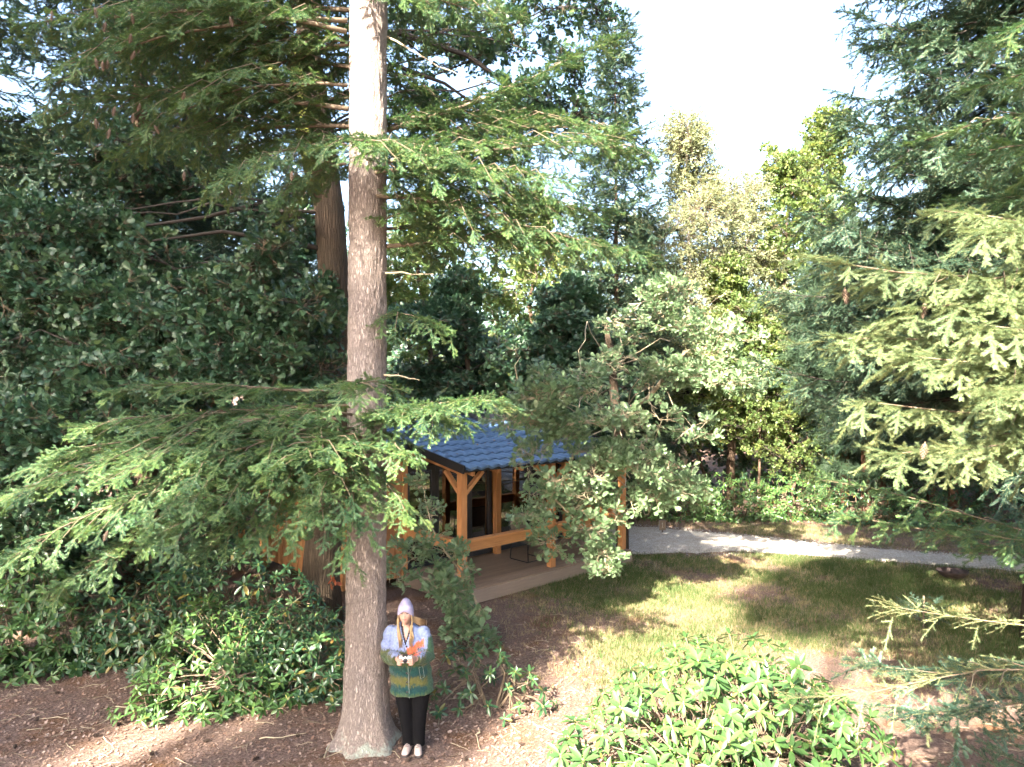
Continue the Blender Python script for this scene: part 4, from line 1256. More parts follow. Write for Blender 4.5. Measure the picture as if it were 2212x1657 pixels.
PN = [(1822, 23.5, 9.0, 'slim pine with reddish stem behind the right rhododendrons'), (1903, 24.5, 9.8, 'second reddish pine stem from the hazel'), (2010, 24, 10, 'dark pine behind the sunlit fir branches'),
      (1960, 28, 10.5, 'dark pine set farther back between the red stems'), (2120, 26, 13, 'dark pine near the right edge'), (1770, 28, 7.5, 'dark pine behind the yellow-green hazel'), (2230, 24, 12, 'dark pine cut by the right edge of the picture'),
      (1870, 22.4, 7.5, 'dark pine in front of the two red stems'), (2060, 21.5, 8.5, 'dark pine left of the upper right fir')]
for i, (x, d, H, lb) in enumerate(PN):
    b_ = P(x, 828, d); b_.z = 0
    conifer('pine_tree', lb, b_, H, 1.4 if i > 1 else 2.6, lambda z, H=H: 2.5 * max(.15, 1 - (z / (H + 1)) ** 2) * (0.5 if z < 3.5 else 1), S_PINE, 'pine', 730 + i, whorl=.6, per=6, step=.34, sp=.32, scale=1.5, bark=M_BARK_PINE, r0=.15, droop=.1, lift=.1, rise=.25, width=.38, group='dark pines behind the clearing')

# ---- left and middle background
far_leaf('beech_tree', 'yellow-green sunlit tree at the left edge behind the oak', 40, 19.0, 270, 6.0, S_BEECH, 'beech', 750, n=900, low=.2, size=1.1, group='trees behind the oak')
far_leaf('beech_tree', 'sunlit tree seen through the oak branches', 330, 22.0, 330, 6.5, S_BEECH, 'beech', 751, n=900, low=.15, size=1.2, group='trees behind the oak')
far_leaf('beech_tree', 'bright tree right behind the fir trunk', 930, 26.0, 420, 6.5, S_BEECH, 'beech', 752, n=900, low=.1, size=1.25, group='trees behind the cabin')
far_leaf('oak_tree', 'shaded oak crown over the cabin roof', 1010, 21.0, 600, 6.5, S_OAK, 'oak', 753, n=1300, low=.42, size=1.5, group='trees behind the cabin')
far_leaf('oak_tree', 'dark oak crown beside the sunlit cabin oak', 1240, 20.0, 610, 5.5, S_OAK, 'oak', 754, n=1500, low=.38, size=1.5, group='trees behind the cabin')
far_leaf('oak_tree', 'dim oak far behind the left wall of the cabin', 640, 25.0, 500, 7.0, S_OAK, 'oak', 755, n=900, low=.12, size=1.8, group='trees behind the cabin')
far_leaf('oak_tree', 'dim oak deep in the wood at the left', 180, 24.0, 520, 7.5, S_OAK, 'oak', 756, n=900, low=.1, size=1.8, group='trees behind the oak')
far_leaf('beech_tree', 'sunny tree far behind the cabin roof', 1150, 31.0, 430, 8.0, S_BEECH, 'beech', 757, n=900, low=.1, size=1.6, group='trees behind the cabin')
conifer('fir_tree', 'dark fir at the left edge of the picture', (-9.9, 12.2, 0), 15.5, 4.5, lambda z: 3.0 * max(.1, 1 - (z - 5) / 12), S_FIR_BLUE, 'firblue', 760, whorl=.6, per=6, step=.28, sp=.26, scale=1.3, bark=M_BARK_DARK, r0=.24, droop=.5, lift=.3, rise=-.05, width=.36)
conifer('fir_tree', 'tall fir behind the crown of the left oak', P(470, 828, 19) - Vector((0, 0, CAM_Z)), 18.0, 5, lambda z: 3.0 * max(.1, 1 - (z - 5) / 14), S_FIR_BLUE, 'firblue', 761, whorl=.8, per=6, step=.4, sp=.4, scale=1.7, bark=M_BARK_PINE, r0=.3, droop=.4, width=.34, group='trees behind the oak')
far_leaf('birch_tree', 'pale birch between the tall birch and the dark right firs', 1600, 29.0, 420, 5.0, S_BIRCH, 'birch', 762, n=1800, low=.2, bark=M_BARK_BIRCH, size=1.1, trunk=.1)
for i in range(12):                                     # short limbs on the far side of the big fir's stem
    an = .25 + 2.7 * i / 11 + (rgt.uniform(-.1, .1)); z = 6.6 + (i * 7 % 12) * .30
    limb(fir, tk(z), tk(z + .1) + Vector((math.cos(an), math.sin(an) * .8, 0)) * rgt.uniform(1.3, 2.0), .1, .95, 380 + i, droop=.45, r0=.016)
# unseen tall trees added outside the picture to keep side light out of the wood
for i, (x, y, H, lb) in enumerate(((-13.6, 8.5, 21, 'tall dark fir just outside the left edge'), (-15.2, 14.5, 22, 'tall dark fir outside the left edge, farther back'), (12.2, 4.0, 20, 'tall dark fir outside the right edge beside the camera'), (15.5, 9.5, 22, 'tall dark fir outside the right edge'))):
    conifer('fir_tree', lb, (x, y, 0), H, 1.5, lambda z, H=H: 3.6 * max(.15, 1 - z / (H + 1)), S_FIR_BLUE, 'firblue', 770 + i, whorl=.75, per=7, step=.42, sp=.42, scale=2.0, bark=M_BARK_DARK, r0=.32, droop=.4, width=.36, group='firs outside the picture')
# the far wood that closes the view: reads as one mass
rgw = np.random.default_rng(9)
wp_, wx, wz, ws_ = [], [], [], []
for k in range(95):
    an = rgw.uniform(-1.05, 1.05); d = rgw.uniform(36, 60)
    c = np.array([math.sin(an) * d, math.cos(an) * d, 0]); h = rgw.uniform(6.5, 10.5); 
    if an < -.1: h *= 1.6
    if abs(an - .28) < .14: h *= .62
    n = 70
    q, dd = clump_points((c[0], c[1], h * .5), (2.8, 2.2, h * .5), n, rgw, .4)
    wp_.append(q); wx.append(dd + rgw.normal(size=dd.shape) * .5); wz.append(rgw.normal(size=dd.shape) * .4 + [0, 0, 1.0]); ws_.append(rgw.uniform(2.6, 4.6, n))
wp_ = np.concatenate(wp_); wp_[:, 2] = np.maximum(wp_[:, 2], .2)
tag(scatter('far_wood', 'oak', S_OAK, wp_, euler_from_axes(np.concatenate(wx), np.concatenate(wz)), np.concatenate(ws_), None, rgw), 'dense far woodland closing the view behind the clearing', 'woodland', kind='stuff')

# ------------------------------------------------------------------ rhododendrons
def rhodo(name, label, c, r, n, src, seed, size=1.0, inner=None, key='rhodo', single=True, cat='shrub', group=None, stems=16, open_=0.0, lumps=None, face=None, zmin=0.1):
    """a dome of leaf whorls on branching stems; each outer whorl is a part of its own"""
    rg = np.random.default_rng(seed)
    c = Vector(c)
    root = empty(name, c, label, cat, group)
    lumps = lumps or [((0, 0, 0), 1.0)]
    out_p, out_n = [], []
    tries = 0
    mind = 0.155 * size * (1 + open_)
    cand = []
    while len(out_p) < n and tries < n * 90:
        tries += 1
        (lx, ly, lz), ls = lumps[rg.integers(len(lumps))]
        d = rg.normal(size=3); d[2] = abs(d[2]) * .9 - .12; d /= np.linalg.norm(d)
        if face is not None and d[1] > face: continue
        k = 1 + .10 * math.sin(4 * d[0] + seed) + .09 * math.sin(6 * d[1] + 2 * d[2] + seed) + rg.normal(0, .05)
        p = np.array([lx + d[0] * r[0] * ls * k, ly + d[1] * r[1] * ls * k, max(.10, (lz + d[2] * ls * k) * r[2])])
        if p[2] < zmin: continue
        ins = False
        for (ax, ay, az), as_ in lumps:
            q = ((p[0] - ax) / (r[0] * as_), (p[1] - ay) / (r[1] * as_), (p[2] / r[2] - az) / as_)
            if q[0] ** 2 + q[1] ** 2 + q[2] ** 2 < .62: ins = True; break
        if ins: continue
        if out_p and np.min(np.linalg.norm(np.array(out_p) - p, axis=1)) < mind: continue
        nn = d * np.array([1, 1, .8]) / np.array([max(r[0], .3), max(r[1], .3), max(r[2], .3)]); nn /= np.linalg.norm(nn)
        nn = nn * .75 + np.array([0, -.1, .62]) + rg.normal(size=3) * .24
        out_p.append(p); out_n.append(nn / np.linalg.norm(nn))
    out_p = np.array(out_p); out_n = np.array(out_n)
    sp_ = rg.normal(size=out_n.shape)
    eul = euler_from_axes(np.cross(out_n, sp_), out_n)
    sz = rg.uniform(.75, 1.22, len(out_p)) * size
    w = MB()
    forks = [Vector((rg.uniform(-.5, .5) * r[0], rg.uniform(-.5, .5) * r[1], r[2] * rg.uniform(.25, .5))) for _ in range(max(3, stems // 3))]
    for f in forks:
        w.tube([c + Vector((f.x * .3, f.y * .3, -.03)), c + Vector((f.x * .7, f.y * .7, f.z * .5)), c + f], [.017, .014, .010], 5)
    for i in range(0, len(out_p), max(1, len(out_p) // max(1, stems * 4))):
        q = Vector(out_p[i]); f = min(forks, key=lambda g: (g - q).length)
        m_ = f.lerp(q, .5) + Vector(rg.normal(0, .05, 3)) - Vector((0, 0, .05))
        e = q - Vector(out_n[i]) * .13 * size
        w.tube([c + f, c + m_, c + e], [.008, .006, .0045], 4, cap=False)
    w.build('stems', M_TWIG, root)['kind'] = 'stuff'
    if single:
        for i in range(len(out_p)):
            link('leaf_whorl', src[int(rg.integers(len(src)))].data, root, c + Vector(out_p[i]), tuple(eul[i]), sz[i])
    else:
        scatter('leaves', key, src, out_p + np.array(c), eul, sz, root, rg)
    if inner:
        m = inner
        d = rg.normal(size=(m, 3)); d[:, 2] = np.abs(d[:, 2]); d /= np.linalg.norm(d, axis=1, keepdims=True)
        li = rg.integers(0, len(lumps), m)
        lc = np.array([lumps[i][0] for i in li]); lsz = np.array([lumps[i][1] for i in li])[:, None]
        k = rg.uniform(.45, .80, (m, 1)) * lsz
        p = np.stack([lc[:, 0] + d[:, 0] * k[:, 0] * r[0], lc[:, 1] + d[:, 1] * k[:, 0] * r[1], np.maximum(.08, (lc[:, 2] + d[:, 2] * k[:, 0]) * r[2])], 1)
        nn = d + np.array([0, 0, .6]) + rg.normal(size=d.shape) * .35
        scatter('inner_leaves', key, src, p + np.array(c), euler_from_axes(np.cross(nn, rg.normal(size=nn.shape)), nn), rg.uniform(.8, 1.15, m) * size, root, rg, kind='stuff')
    return root


rhodo('rhododendron_bush', 'large sunlit rhododendron bush at the bottom of the picture', (2.06, 6.8, 0), (1.05, 1.0, 1.76), 300, S_RHODO, 801, size=1.1, inner=800, stems=40, face=.35, zmin=.55,
      lumps=[((0, 0, -.02), .92), ((-.72, .10, -.10), .80), ((.62, -.05, -.06), .88), ((1.15, .0, -.28), .66), ((-.15, .45, .0), .84), ((.45, .45, .02), .78), ((-.1, -.6, -.2), .85), ((.6, -.6, -.25), .8), ((-1.2, -.1, -.22), .72), ((-.75, .45, -.2), .7), ((1.0, .45, -.2), .7)])
rhodo('rhododendron_bush', 'low rhododendron with a bright sun patch left of the fir trunk', (-3.9, 9.35, 0), (1.0, .8, 1.25), 150, S_RHODO, 802, size=1.05, inner=160, stems=14, face=.6,
      lumps=[((0, 0, -.1), .85), ((-.35, -.15, -.35), .7), ((.4, .1, -.1), .7), ((-.1, .4, .1), .8)])
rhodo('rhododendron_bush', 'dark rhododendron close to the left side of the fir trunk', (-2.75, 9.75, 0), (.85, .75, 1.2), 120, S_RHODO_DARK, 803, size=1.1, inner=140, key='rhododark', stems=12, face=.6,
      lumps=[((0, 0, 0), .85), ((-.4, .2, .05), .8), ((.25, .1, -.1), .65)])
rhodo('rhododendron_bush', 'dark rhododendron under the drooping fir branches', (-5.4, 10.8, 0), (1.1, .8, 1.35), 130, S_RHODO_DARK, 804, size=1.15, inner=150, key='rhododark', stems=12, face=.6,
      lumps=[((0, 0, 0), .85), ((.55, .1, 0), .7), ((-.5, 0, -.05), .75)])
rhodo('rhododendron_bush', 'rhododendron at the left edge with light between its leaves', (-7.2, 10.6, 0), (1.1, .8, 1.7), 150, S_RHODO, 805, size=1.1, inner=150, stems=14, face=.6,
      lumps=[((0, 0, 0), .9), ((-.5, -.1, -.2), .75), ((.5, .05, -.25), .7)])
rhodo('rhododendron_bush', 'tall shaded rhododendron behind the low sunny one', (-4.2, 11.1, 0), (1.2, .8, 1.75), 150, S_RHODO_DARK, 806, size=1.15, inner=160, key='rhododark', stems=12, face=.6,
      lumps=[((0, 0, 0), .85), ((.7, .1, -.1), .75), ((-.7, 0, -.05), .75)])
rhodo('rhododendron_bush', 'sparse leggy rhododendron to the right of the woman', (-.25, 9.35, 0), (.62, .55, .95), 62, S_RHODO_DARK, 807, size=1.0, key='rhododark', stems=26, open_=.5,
      lumps=[((0, 0, 0), .8), ((-.4, .25, 0), .7), ((.3, -.15, -.15), .75), ((-.55, -.15, -.35), .5)])
# hedge beyond the path
HG = [(5.3, 22.4, 1.3, .9, 1.35, S_RHODO, 'sunlit rhododendron left in the hedge beyond the path'), (7.0, 22.2, 1.3, .9, 1.5, S_RHODO, 'rhododendron in the middle of the hedge beyond the path'),
      (8.7, 22.3, 1.3, .9, 1.55, S_RHODO, 'rhododendron right of the middle in the hedge beyond the path'), (10.5, 21.9, 1.4, 1.0, 1.5, S_RHODO_DARK, 'shaded rhododendron under the reddish pines'),
      (12.6, 21.6, 1.4, 1.0, 1.7, S_RHODO_DARK, 'dark rhododendron behind the lowest fir branches'), (14.6, 21.0, 1.4, 1.0, 1.8, S_RHODO_DARK, 'dark rhododendron at the right end of the hedge'), (3.6, 23.4, 1.3, .9, 1.3, S_RHODO_DARK, 'dim rhododendron behind the cabin oak')]
for i, (x, y, rx, ry, h, s_, lb) in enumerate(HG):
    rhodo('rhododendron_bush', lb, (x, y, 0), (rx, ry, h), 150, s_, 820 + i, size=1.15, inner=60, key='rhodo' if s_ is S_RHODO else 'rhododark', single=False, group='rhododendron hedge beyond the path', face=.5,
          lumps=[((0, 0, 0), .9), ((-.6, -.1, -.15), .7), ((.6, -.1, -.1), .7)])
# undergrowth behind the cabin and the oak
UB = [(-7.6, 14.5, 2.0, 1.2, 3.0, 'dark understorey bush left behind the oak foliage'), (-9.8, 17, 2.4, 1.4, 3.6, 'dark understorey bush at the far left'), (-7.5, 20, 2.6, 1.5, 3.4, 'dark understorey bush behind the cabin posts'), (-3.5, 23.5, 2.6, 1.5, 3.2, 'dark understorey bush behind the cabin roof'),
      (0.2, 24.5, 2.6, 1.5, 3.2, 'dark understorey bush at the right behind the cabin'), (-9.3, 12.6, 1.6, 1.1, 2.3, 'dark leafy bush at the left edge under the oak'), (5.2, 26, 2.4, 1.4, 3.4, 'dark leafy bush behind the birch stems'),
      (9.6, 26, 2.6, 1.4, 3.4, 'dark leafy bush behind the hazels'), (13.6, 25.5, 2.6, 1.4, 3.6, 'dark leafy bush behind the pine stems'), (17.6, 24.5, 2.6, 1.4, 3.8, 'dark leafy bush at the right edge'), (21.5, 22.5, 2.6, 1.6, 4.0, 'dark leafy bush beyond the right edge of the path'),
      (-13.5, 17.5, 2.6, 1.6, 4.0, 'dark leafy bush far left'), (2.2, 27.5, 2.6, 1.4, 3.2, 'dark leafy bush behind the cabin oak')]
for i, (x, y, rx, ry, h, lb) in enumerate(UB):
    rg_ = np.random.default_rng(850 + i)
    root = empty('understorey_bush', (x, y, 0), lb, 'shrub', 'understorey bushes')
    p, d = clump_points((x, y, h * .5), (rx, ry, h * .52), 420, rg_, .45)
    p[:, 2] = np.maximum(p[:, 2], .15)
    w = MB()
    for k in range(9):
        q = Vector(p[k]); w.tube([Vector((x + rg_.normal(0, .2), y, -.05)), Vector((x, y, 0)).lerp(q, .5), q], [.03, .02, .006], 5)
    w.build('stems', M_TWIG_DARK, root)['kind'] = 'stuff'
    scatter('leaves', 'oak', S_OAK, p, euler_from_axes(d + rg_.normal(size=d.shape) * .5, rg_.normal(size=d.shape) * .4 + [0, 0, 1.0]), rg_.uniform(1.0, 1.7, len(p)), root, rg_)

# ------------------------------------------------------------------ the cabin (built in its own frame: x along the front, y into the depth)
M_LARCH = wood_mat('orange_larch', (0.42, 0.19, 0.075), .28, stretch=(14, 14, 1.2))
M_LARCH_H = wood_mat('orange_larch_rails', (0.43, 0.205, 0.085), .25, stretch=(1.2, 14, 14))
M_WALL = wood_mat('larch_cladding', (0.36, 0.165, 0.070), .32, stretch=(14, 14, 1.0))
M_DECK = wood_mat('weathered_deck', (0.235, 0.165, 0.120), .22, stretch=(1.0, 14, 14))
M_FASCIA = wood_mat('grey_brown_fascia', (0.255, 0.190, 0.150), .15, stretch=(1.0, 10, 10))
M_ANTH = simple('anthracite_frame', (0.022, 0.024, 0.030), .4, spec=.5)
M_BLACK = simple('black_board', (0.012, 0.012, 0.013), .7)
M_TILE = simple('blue_grey_tile', (0.062, 0.112, 0.190), .36, var=.45, vscale=3.0, bmp=.1, bscale=40)  # grey-blue tile with the sky's blue reflection put into its colour
M_STEEL = simple('brushed_handle', (.55, .55, .56), .3, metal=1.0)
M_ROOM = simple('dim_room_wall', (.16, .13, .10), .8)
M_CURTAIN = simple('grey_curtain', (.14, .14, .15), .9)
M_BLACKSTEEL = simple('black_steel_tube', (.012, .012, .013), .35)
M_CANVAS = simple('taupe_canvas', (.20, .165, .125), .85, var=.15, vscale=30)


def glass_mat():
    m, nt, b = nodes('window_glass')
    fr_ = nt.nodes.new('ShaderNodeFresnel'); setv(fr_, 0, 2.7)
    tr = nt.nodes.new('ShaderNodeBsdfTransparent'); setv(tr, 0, (.42, .44, .45, 1))
    gl = nt.nodes.new('ShaderNodeBsdfGlossy'); setv(gl, 'Roughness', 0.0); setv(gl, 'Color', (.95, .97, 1, 1))
    mx = nt.nodes.new('ShaderNodeMixShader')
    nt.links.new(fr_.outputs[0], mx.inputs[0]); nt.links.new(tr.outputs[0], mx.inputs[1]); nt.links.new(gl.outputs[0], mx.inputs[2])
    nt.links.new(mx.outputs[0], nt.nodes['Material Output'].inputs[0])
    return m


M_GLASS = glass_mat()
CO = Vector((-.886, 13.43, 0)); CA = R(43)
cabin = empty('cabin', CO, 'orange wooden cabin with blue tiled roof and covered deck behind the fir', 'cabin')
cabin.rotation_euler = (0, 0, CA)
WL[cabin.name] = Vector((0, 0, 0))
CU = Vector((math.cos(CA), math.sin(CA), 0)); CV = Vector((-math.sin(CA), math.cos(CA), 0))


def cworld(u, v, z=0.): return CO + CU * u + CV * v + Vector((0, 0, z))


DZ = .29                                          # deck level
WY = 1.95                                         # front wall line
UL, UR, VB = -1.4, 4.9, 5.3                       # left wall, right wall, back wall
RS = .18                                          # roof slope


def roof_z(v): return 2.60 + RS * v


# deck
deck = MB().box((2.5, .98, .13), 4.9, 1.8, .12).build('deck', M_BLACK, cabin)
nb = 14; bw = WY / nb
bd = MB().box((0, 0, 0), 4.98, bw - .006, .028).mesh('deck_board'); bd.materials.append(M_DECK)
for i in range(nb):
    link('deck_board', bd, deck, (2.5, bw * (i + .5) - (.012 if i == 0 else 0), DZ - .014 + random.Random(i).uniform(-.0015, .0015)))
MB().box((2.5, -.022, .145), 5.0, .026, .235).build('fascia', M_FASCIA, deck)
MB().box((-.012, .97, .145), .026, 1.90, .235).build('fascia', M_FASCIA, deck)
MB().box((5.012, .97, .145), .026, 1.90, .235).build('fascia', M_FASCIA, deck)
# posts and braces
PW = .135
posts = [(.10, .19), (2.52, .19), (4.90, .19)]
for u, v in posts:
    MB().box((u, v, (DZ + 2.52) / 2), PW, PW, 2.52 - DZ).build('post', M_LARCH, cabin)
for u in (2.48, 4.84):
    MB().box((u, WY - .09, (DZ + 2.8) / 2), PW, PW, 2.8 - DZ).build('post', M_LARCH, cabin)
for u, v in posts:
    for s in (-1, 1):
        if (u < .5 and s < 0) or (u > 4.5 and s > 0): continue
        MB().bar((u + s * .05, v, 2.06), (u + s * .50, v, 2.47), .07, .09, Vector((0, 1, 0))).build('brace', M_LARCH_H, cabin)
for u in (.10, 4.90):
    MB().bar((u, .22, 2.06), (u, .68, 2.47), .07, .09, Vector((1, 0, 0))).build('brace', M_LARCH_H, cabin)
MB().box((2.5, .19, 2.555), 5.1, .12, .075).build('beam', M_LARCH_H, cabin)
for u in (.10, 4.90): MB().bar((u, .26, 2.50), (u, WY, 2.50 + RS * 1.6), .10, .10).build('beam', M_LARCH_H, cabin)
for k in range(8):
    u = .3 + k * .64
    MB().bar((u, .08, roof_z(.08) - .156), (u, WY - .02, roof_z(WY) - .156), .06, .11).build('rafter', M_LARCH_H, cabin)
# rails
RZ = 1.075


def rail(a, b):
    a, b = Vector(a), Vector(b)
    r_ = MB().bar(a + Vector((0, 0, RZ)), b + Vector((0, 0, RZ)), .045, .19).build('railing', M_LARCH_H, cabin)
    MB().bar(a + Vector((0, 0, RZ + .112)), b + Vector((0, 0, RZ + .112)), .16, .034).build('rail_cap', M_LARCH_H, r_)


rail((.17, .14, 0), (2.45, .14, 0)); rail((2.59, .14, 0), (4.83, .14, 0)); rail((.06, .26, 0), (.06, WY - .02, 0)); rail((4.94, .26, 0), (4.94, WY - .18, 0))
MB().box((.10, .19, RZ + .112), .26, .26, .036).build('rail_cap', M_LARCH_H, cabin)
# clad walls: each board its own piece
wallA = MB().box((UL + .06, (WY + VB) / 2, 1.42), .09, VB - WY - .02, 2.36).build('wall', M_BLACK, cabin)
hts = {}


def clad(parent, p, ax, h, zc, w=.118):
    key = (ax, round(h, 1))
    if key not in hts:
        mb = MB()
        mb.box((0, 0, 0), w - .008 if ax == 'x' else .022, .022 if ax == 'x' else w - .008, h)
        hts[key] = mb.mesh('wall_board'); hts[key].materials.append(M_WALL)
    link('wall_board', hts[key], parent, (p[0], p[1], zc))


y = WY + .06; k = 0
while y < VB:
    clad(wallA, (UL - .002 + (.010 if k % 2 else 0), y), 'y', 2.45, 1.42); y += .118; k += 1
wallB = MB().box(((UL + 0) / 2 - .03, WY + .06, 1.42), 1.32, .09, 2.36).build('wall', M_BLACK, cabin)
u = UL + .05; k = 0
while u < -.05:
    clad(wallB, (u, WY + (.010 if k % 2 else 0)), 'x', 2.45, 1.42); u += .118; k += 1
MB().box((-.01, WY + .0, 1.42), .11, .12, 2.47).build('corner_post', M_LARCH, cabin)
MB().box((UL + .0, WY + .0, 1.42), .11, .12, 2.47).build('corner_post', M_LARCH, cabin)
MB().box(((UL + UR) / 2, VB, 1.5), UR - UL, .1, 2.7).build('wall', M_ROOM, cabin)
MB().box((UR - .03, (WY + VB) / 2 + .05, 1.5), .1, VB - WY - .1, 2.7).build('wall', M_WALL, cabin)
MB().box(((UL + UR) / 2 + .05, (WY + VB) / 2 + .05, .25), UR - UL - .3, VB - WY - .25, .06).build('floor', M_DECK, cabin)
MB().box((.1, (WY + VB) / 2 + .05, 1.5), .08, VB - WY - .3, 2.3).build('wall', M_ROOM, cabin)
# glazed front: fixed light, door, wide window
def glazed(name, u0, u1, bars, door=False):
    o = MB()
    z0, z1 = DZ + .02, 2.42
    o.box(((u0 + u1) / 2, WY + .05, z0 + .05), u1 - u0, .09, .10); o.box(((u0 + u1) / 2, WY + .05, z1 - .04), u1 - u0, .09, .10)
    for q in (u0 + .045, u1 - .045): o.box((q, WY + .05, (z0 + z1) / 2), .09, .092, z1 - z0)
    for q in bars: o.box((q, WY + .05, (z0 + z1) / 2), .07, .088, z1 - z0 - .1)
    fr_ = o.build(name, M_ANTH, cabin)
    e = [u0 + .09] + [x for q in bars for x in (q - .035, q + .035)] + [u1 - .09]
    for i in range(0, len(e), 2):
        MB().box(((e[i] + e[i + 1]) / 2, WY + .05, (z0 + z1) / 2), e[i + 1] - e[i], .012, z1 - z0 - .18).build('pane', M_GLASS, fr_)
    if door:
        h_ = MB(); h_.tube([(u1 - .12, WY - .0, 1.34), (u1 - .12, WY - .05, 1.34), (u1 - .24, WY - .05, 1.34)], .010, 8); h_.box((u1 - .12, WY, 1.30), .03, .012, .16)
        h_.build('door_handle', M_STEEL, fr_)
    return fr_


glazed('window', .05, .80, [])
glazed('door', .81, 1.72, [], True)
glazed('window', 1.73, 2.40, [])
glazed('window', 2.56, 4.76, [3.65])
MB().box((2.5, WY + .05, 2.56), 4.9, .10, .28).build('lintel', M_BLACK, cabin)
for q in (2.05, 2.25, 4.2, 4.5):
    cu = MB(); n = 14
    cu.rings([[Vector((q + .012 * math.sin(t * 1.9) + .17 * (i_ / n - .5) * 1.1, WY + .22 + .02 * math.sin(i_ * 1.7), z)) for i_ in range(n)] + [Vector((q + .17 * (i_ / n - .5) * 1.1, WY + .235 + .02 * math.sin(i_ * 1.7), z)) for i_ in range(n - 1, -1, -1)] for t, z in ((0, .34), (1, 1.3), (2, 2.35))])
    cu.build('curtain', M_CURTAIN, cabin)
# roof
roof = MB()
def slab(u0, u1, v0, v1, th=.05, dz=-.045):
    q = []
    for z in (-th, 0):
        for (a, b) in ((u0, v0), (u1, v0), (u1, v1), (u0, v1)): q.append(Vector((a, b, roof_z(b) + dz + z)))
    roof.add(q, [(3, 2, 1, 0), (4, 5, 6, 7), (0, 1, 5, 4), (1, 2, 6, 5), (2, 3, 7, 6), (3, 0, 4, 7)])
slab(-.02, 5.12, -.02, 1.75); slab(-1.68, 5.12, 1.751, 5.6)
roof_o = roof.build('roof', M_BLACK, cabin)
TW, TL = .27, .40
tm = MB(); n = 8
def prof_(i): return .020 * math.cos(2 * math.pi * i / n)
vv = []
for j, (yy_, zz_) in enumerate(((0, -.035), (0, .012), (.03, .016), (TL + .05, .0 + RS * 0))):
    for i in range(n + 1):
        sc_ = .018 * math.cos(2 * math.pi * i / n) if j < 3 else 0
        vv.append((TW * (i / n - .5), yy_ - sc_, zz_ + prof_(i) + RS * yy_ + (0 if j < 3 else -.014)))
tm.add(vv, [(j * (n + 1) + i, j * (n + 1) + i + 1, (j + 1) * (n + 1) + i + 1, (j + 1) * (n + 1) + i) for j in range(3) for i in range(n)])
tme = tm.mesh('roof_tile', smooth=False); tme.materials.append(M_TILE)
tn = 0
for j in range(14):
    v = -.05 + j * TL
    u = (-.02 if v < 1.7 else -1.66) + TW / 2
    while u < 5.15 and tn < 300:
        link('roof_tile', tme, roof_o, (u, v, roof_z(v) - .012)); u += TW; tn += 1
for a, b in (((-.04, -.05), (-.04, 1.72)), ((5.17, -.05), (5.17, 5.6)), ((-1.70, 1.72), (-1.70, 5.6))):
    MB().bar((a[0], a[1], roof_z(a[1]) - .03), (b[0], b[1], roof_z(b[1]) - .03), .03, .16).build('verge_board', M_BLACK, roof_o)
# roof window
sk = MB()
for (a, b, c_, d_) in ((3.55, 3.45, 1.3, .07), (3.55, 4.25, 1.3, .07)): sk.box((a + .35, b, roof_z(b) + .09), c_, d_, .13)
for a in (3.28, 4.52): sk.bar((a, 3.49, roof_z(3.49) + .09), (a, 4.21, roof_z(4.21) + .09), .07, .13)
sko = sk.build('roof_window', M_ANTH, roof_o)
gl_ = MB(); gl_.add([(3.3, 3.47, roof_z(3.47) + .12), (4.5, 3.47, roof_z(3.47) + .12), (4.5, 4.23, roof_z(4.23) + .12), (3.3, 4.23, roof_z(4.23) + .12)], [(0, 1, 2, 3)])
gl_.build('pane', simple('roof_glass', (.05, .06, .07), .05), sko)
rgr = np.random.default_rng(31)
nl_ = 420
lu = rgr.uniform(-.0, 5.1, nl_); lv = rgr.random(nl_) ** .8 * 4.5
wp2 = np.array([list(cworld(a, b, roof_z(b) + .045)) for a, b in zip(lu, lv)])
tag(scatter('roof_litter', 'litter', S_LITTER, wp2, flat_rots(nl_, rgr, .25), rgr.uniform(.6, 1.5, nl_), None, rgr), 'dead leaves and needles lying on the blue cabin roof', 'leaf litter', kind='stuff')
# posts and rails of the terrace at the back
for v in (5.45, 6.65):
    MB().box((UL - .02, v, 1.3), PW, PW, 2.6).build('post', M_LARCH, cabin)
for z in (.75, .92, 1.09): MB().box((UL - .02, 6.05, z), .03, 1.05, .13).build('rail_board', M_FASCIA, cabin)

# ------------------------------------------------------------------ chair on the deck
ch = empty('chair', cworld(2.62, 1.0, DZ), 'taupe canvas chair with black steel sled frame on the deck', 'chair')
ch.rotation_euler = (0, 0, CA + R(180))
WL[ch.name] = Vector((0, 0, 0))
for s in (-1, 1):
    MB().tube([(s * .27, .26, .64), (s * .27, .27, .50), (s * .27, .29, .03), (s * .27, .27, .014), (s * .27, -.25, .014), (s * .27, -.28, .03), (s * .27, -.22, .40), (s * .27, .25, .43)], .012, 8).build('leg', M_BLACKSTEEL, ch, smooth=True)
    MB().tube([(s * .25, -.20, .42), (s * .25, -.30, .70), (s * .25, -.38, .95)], .012, 8).build('back_frame', M_BLACKSTEEL, ch, smooth=True)
    MB().tube([(s * .27, .26, .64), (s * .28, .0, .65), (s * .27, -.28, .64)], .016, 8).build('armrest', M_BLACKSTEEL, ch, smooth=True)
MB().tube([(-.25, -.38, .95), (.25, -.38, .95)], .012, 8).build('back_frame', M_BLACKSTEEL, ch)
MB().tube([(-.27, .27, .014), (.27, .27, .014)], .011, 8).build('stretcher', M_BLACKSTEEL, ch)
MB().rings([[Vector((-.25, yy, z)), Vector((.25, yy, z)), Vector((.25, yy, z - .02)), Vector((-.25, yy, z - .02))] for yy, z in ((.27, .45), (.1, .425), (-.1, .415), (-.21, .43))]).build('seat', M_CANVAS, ch)
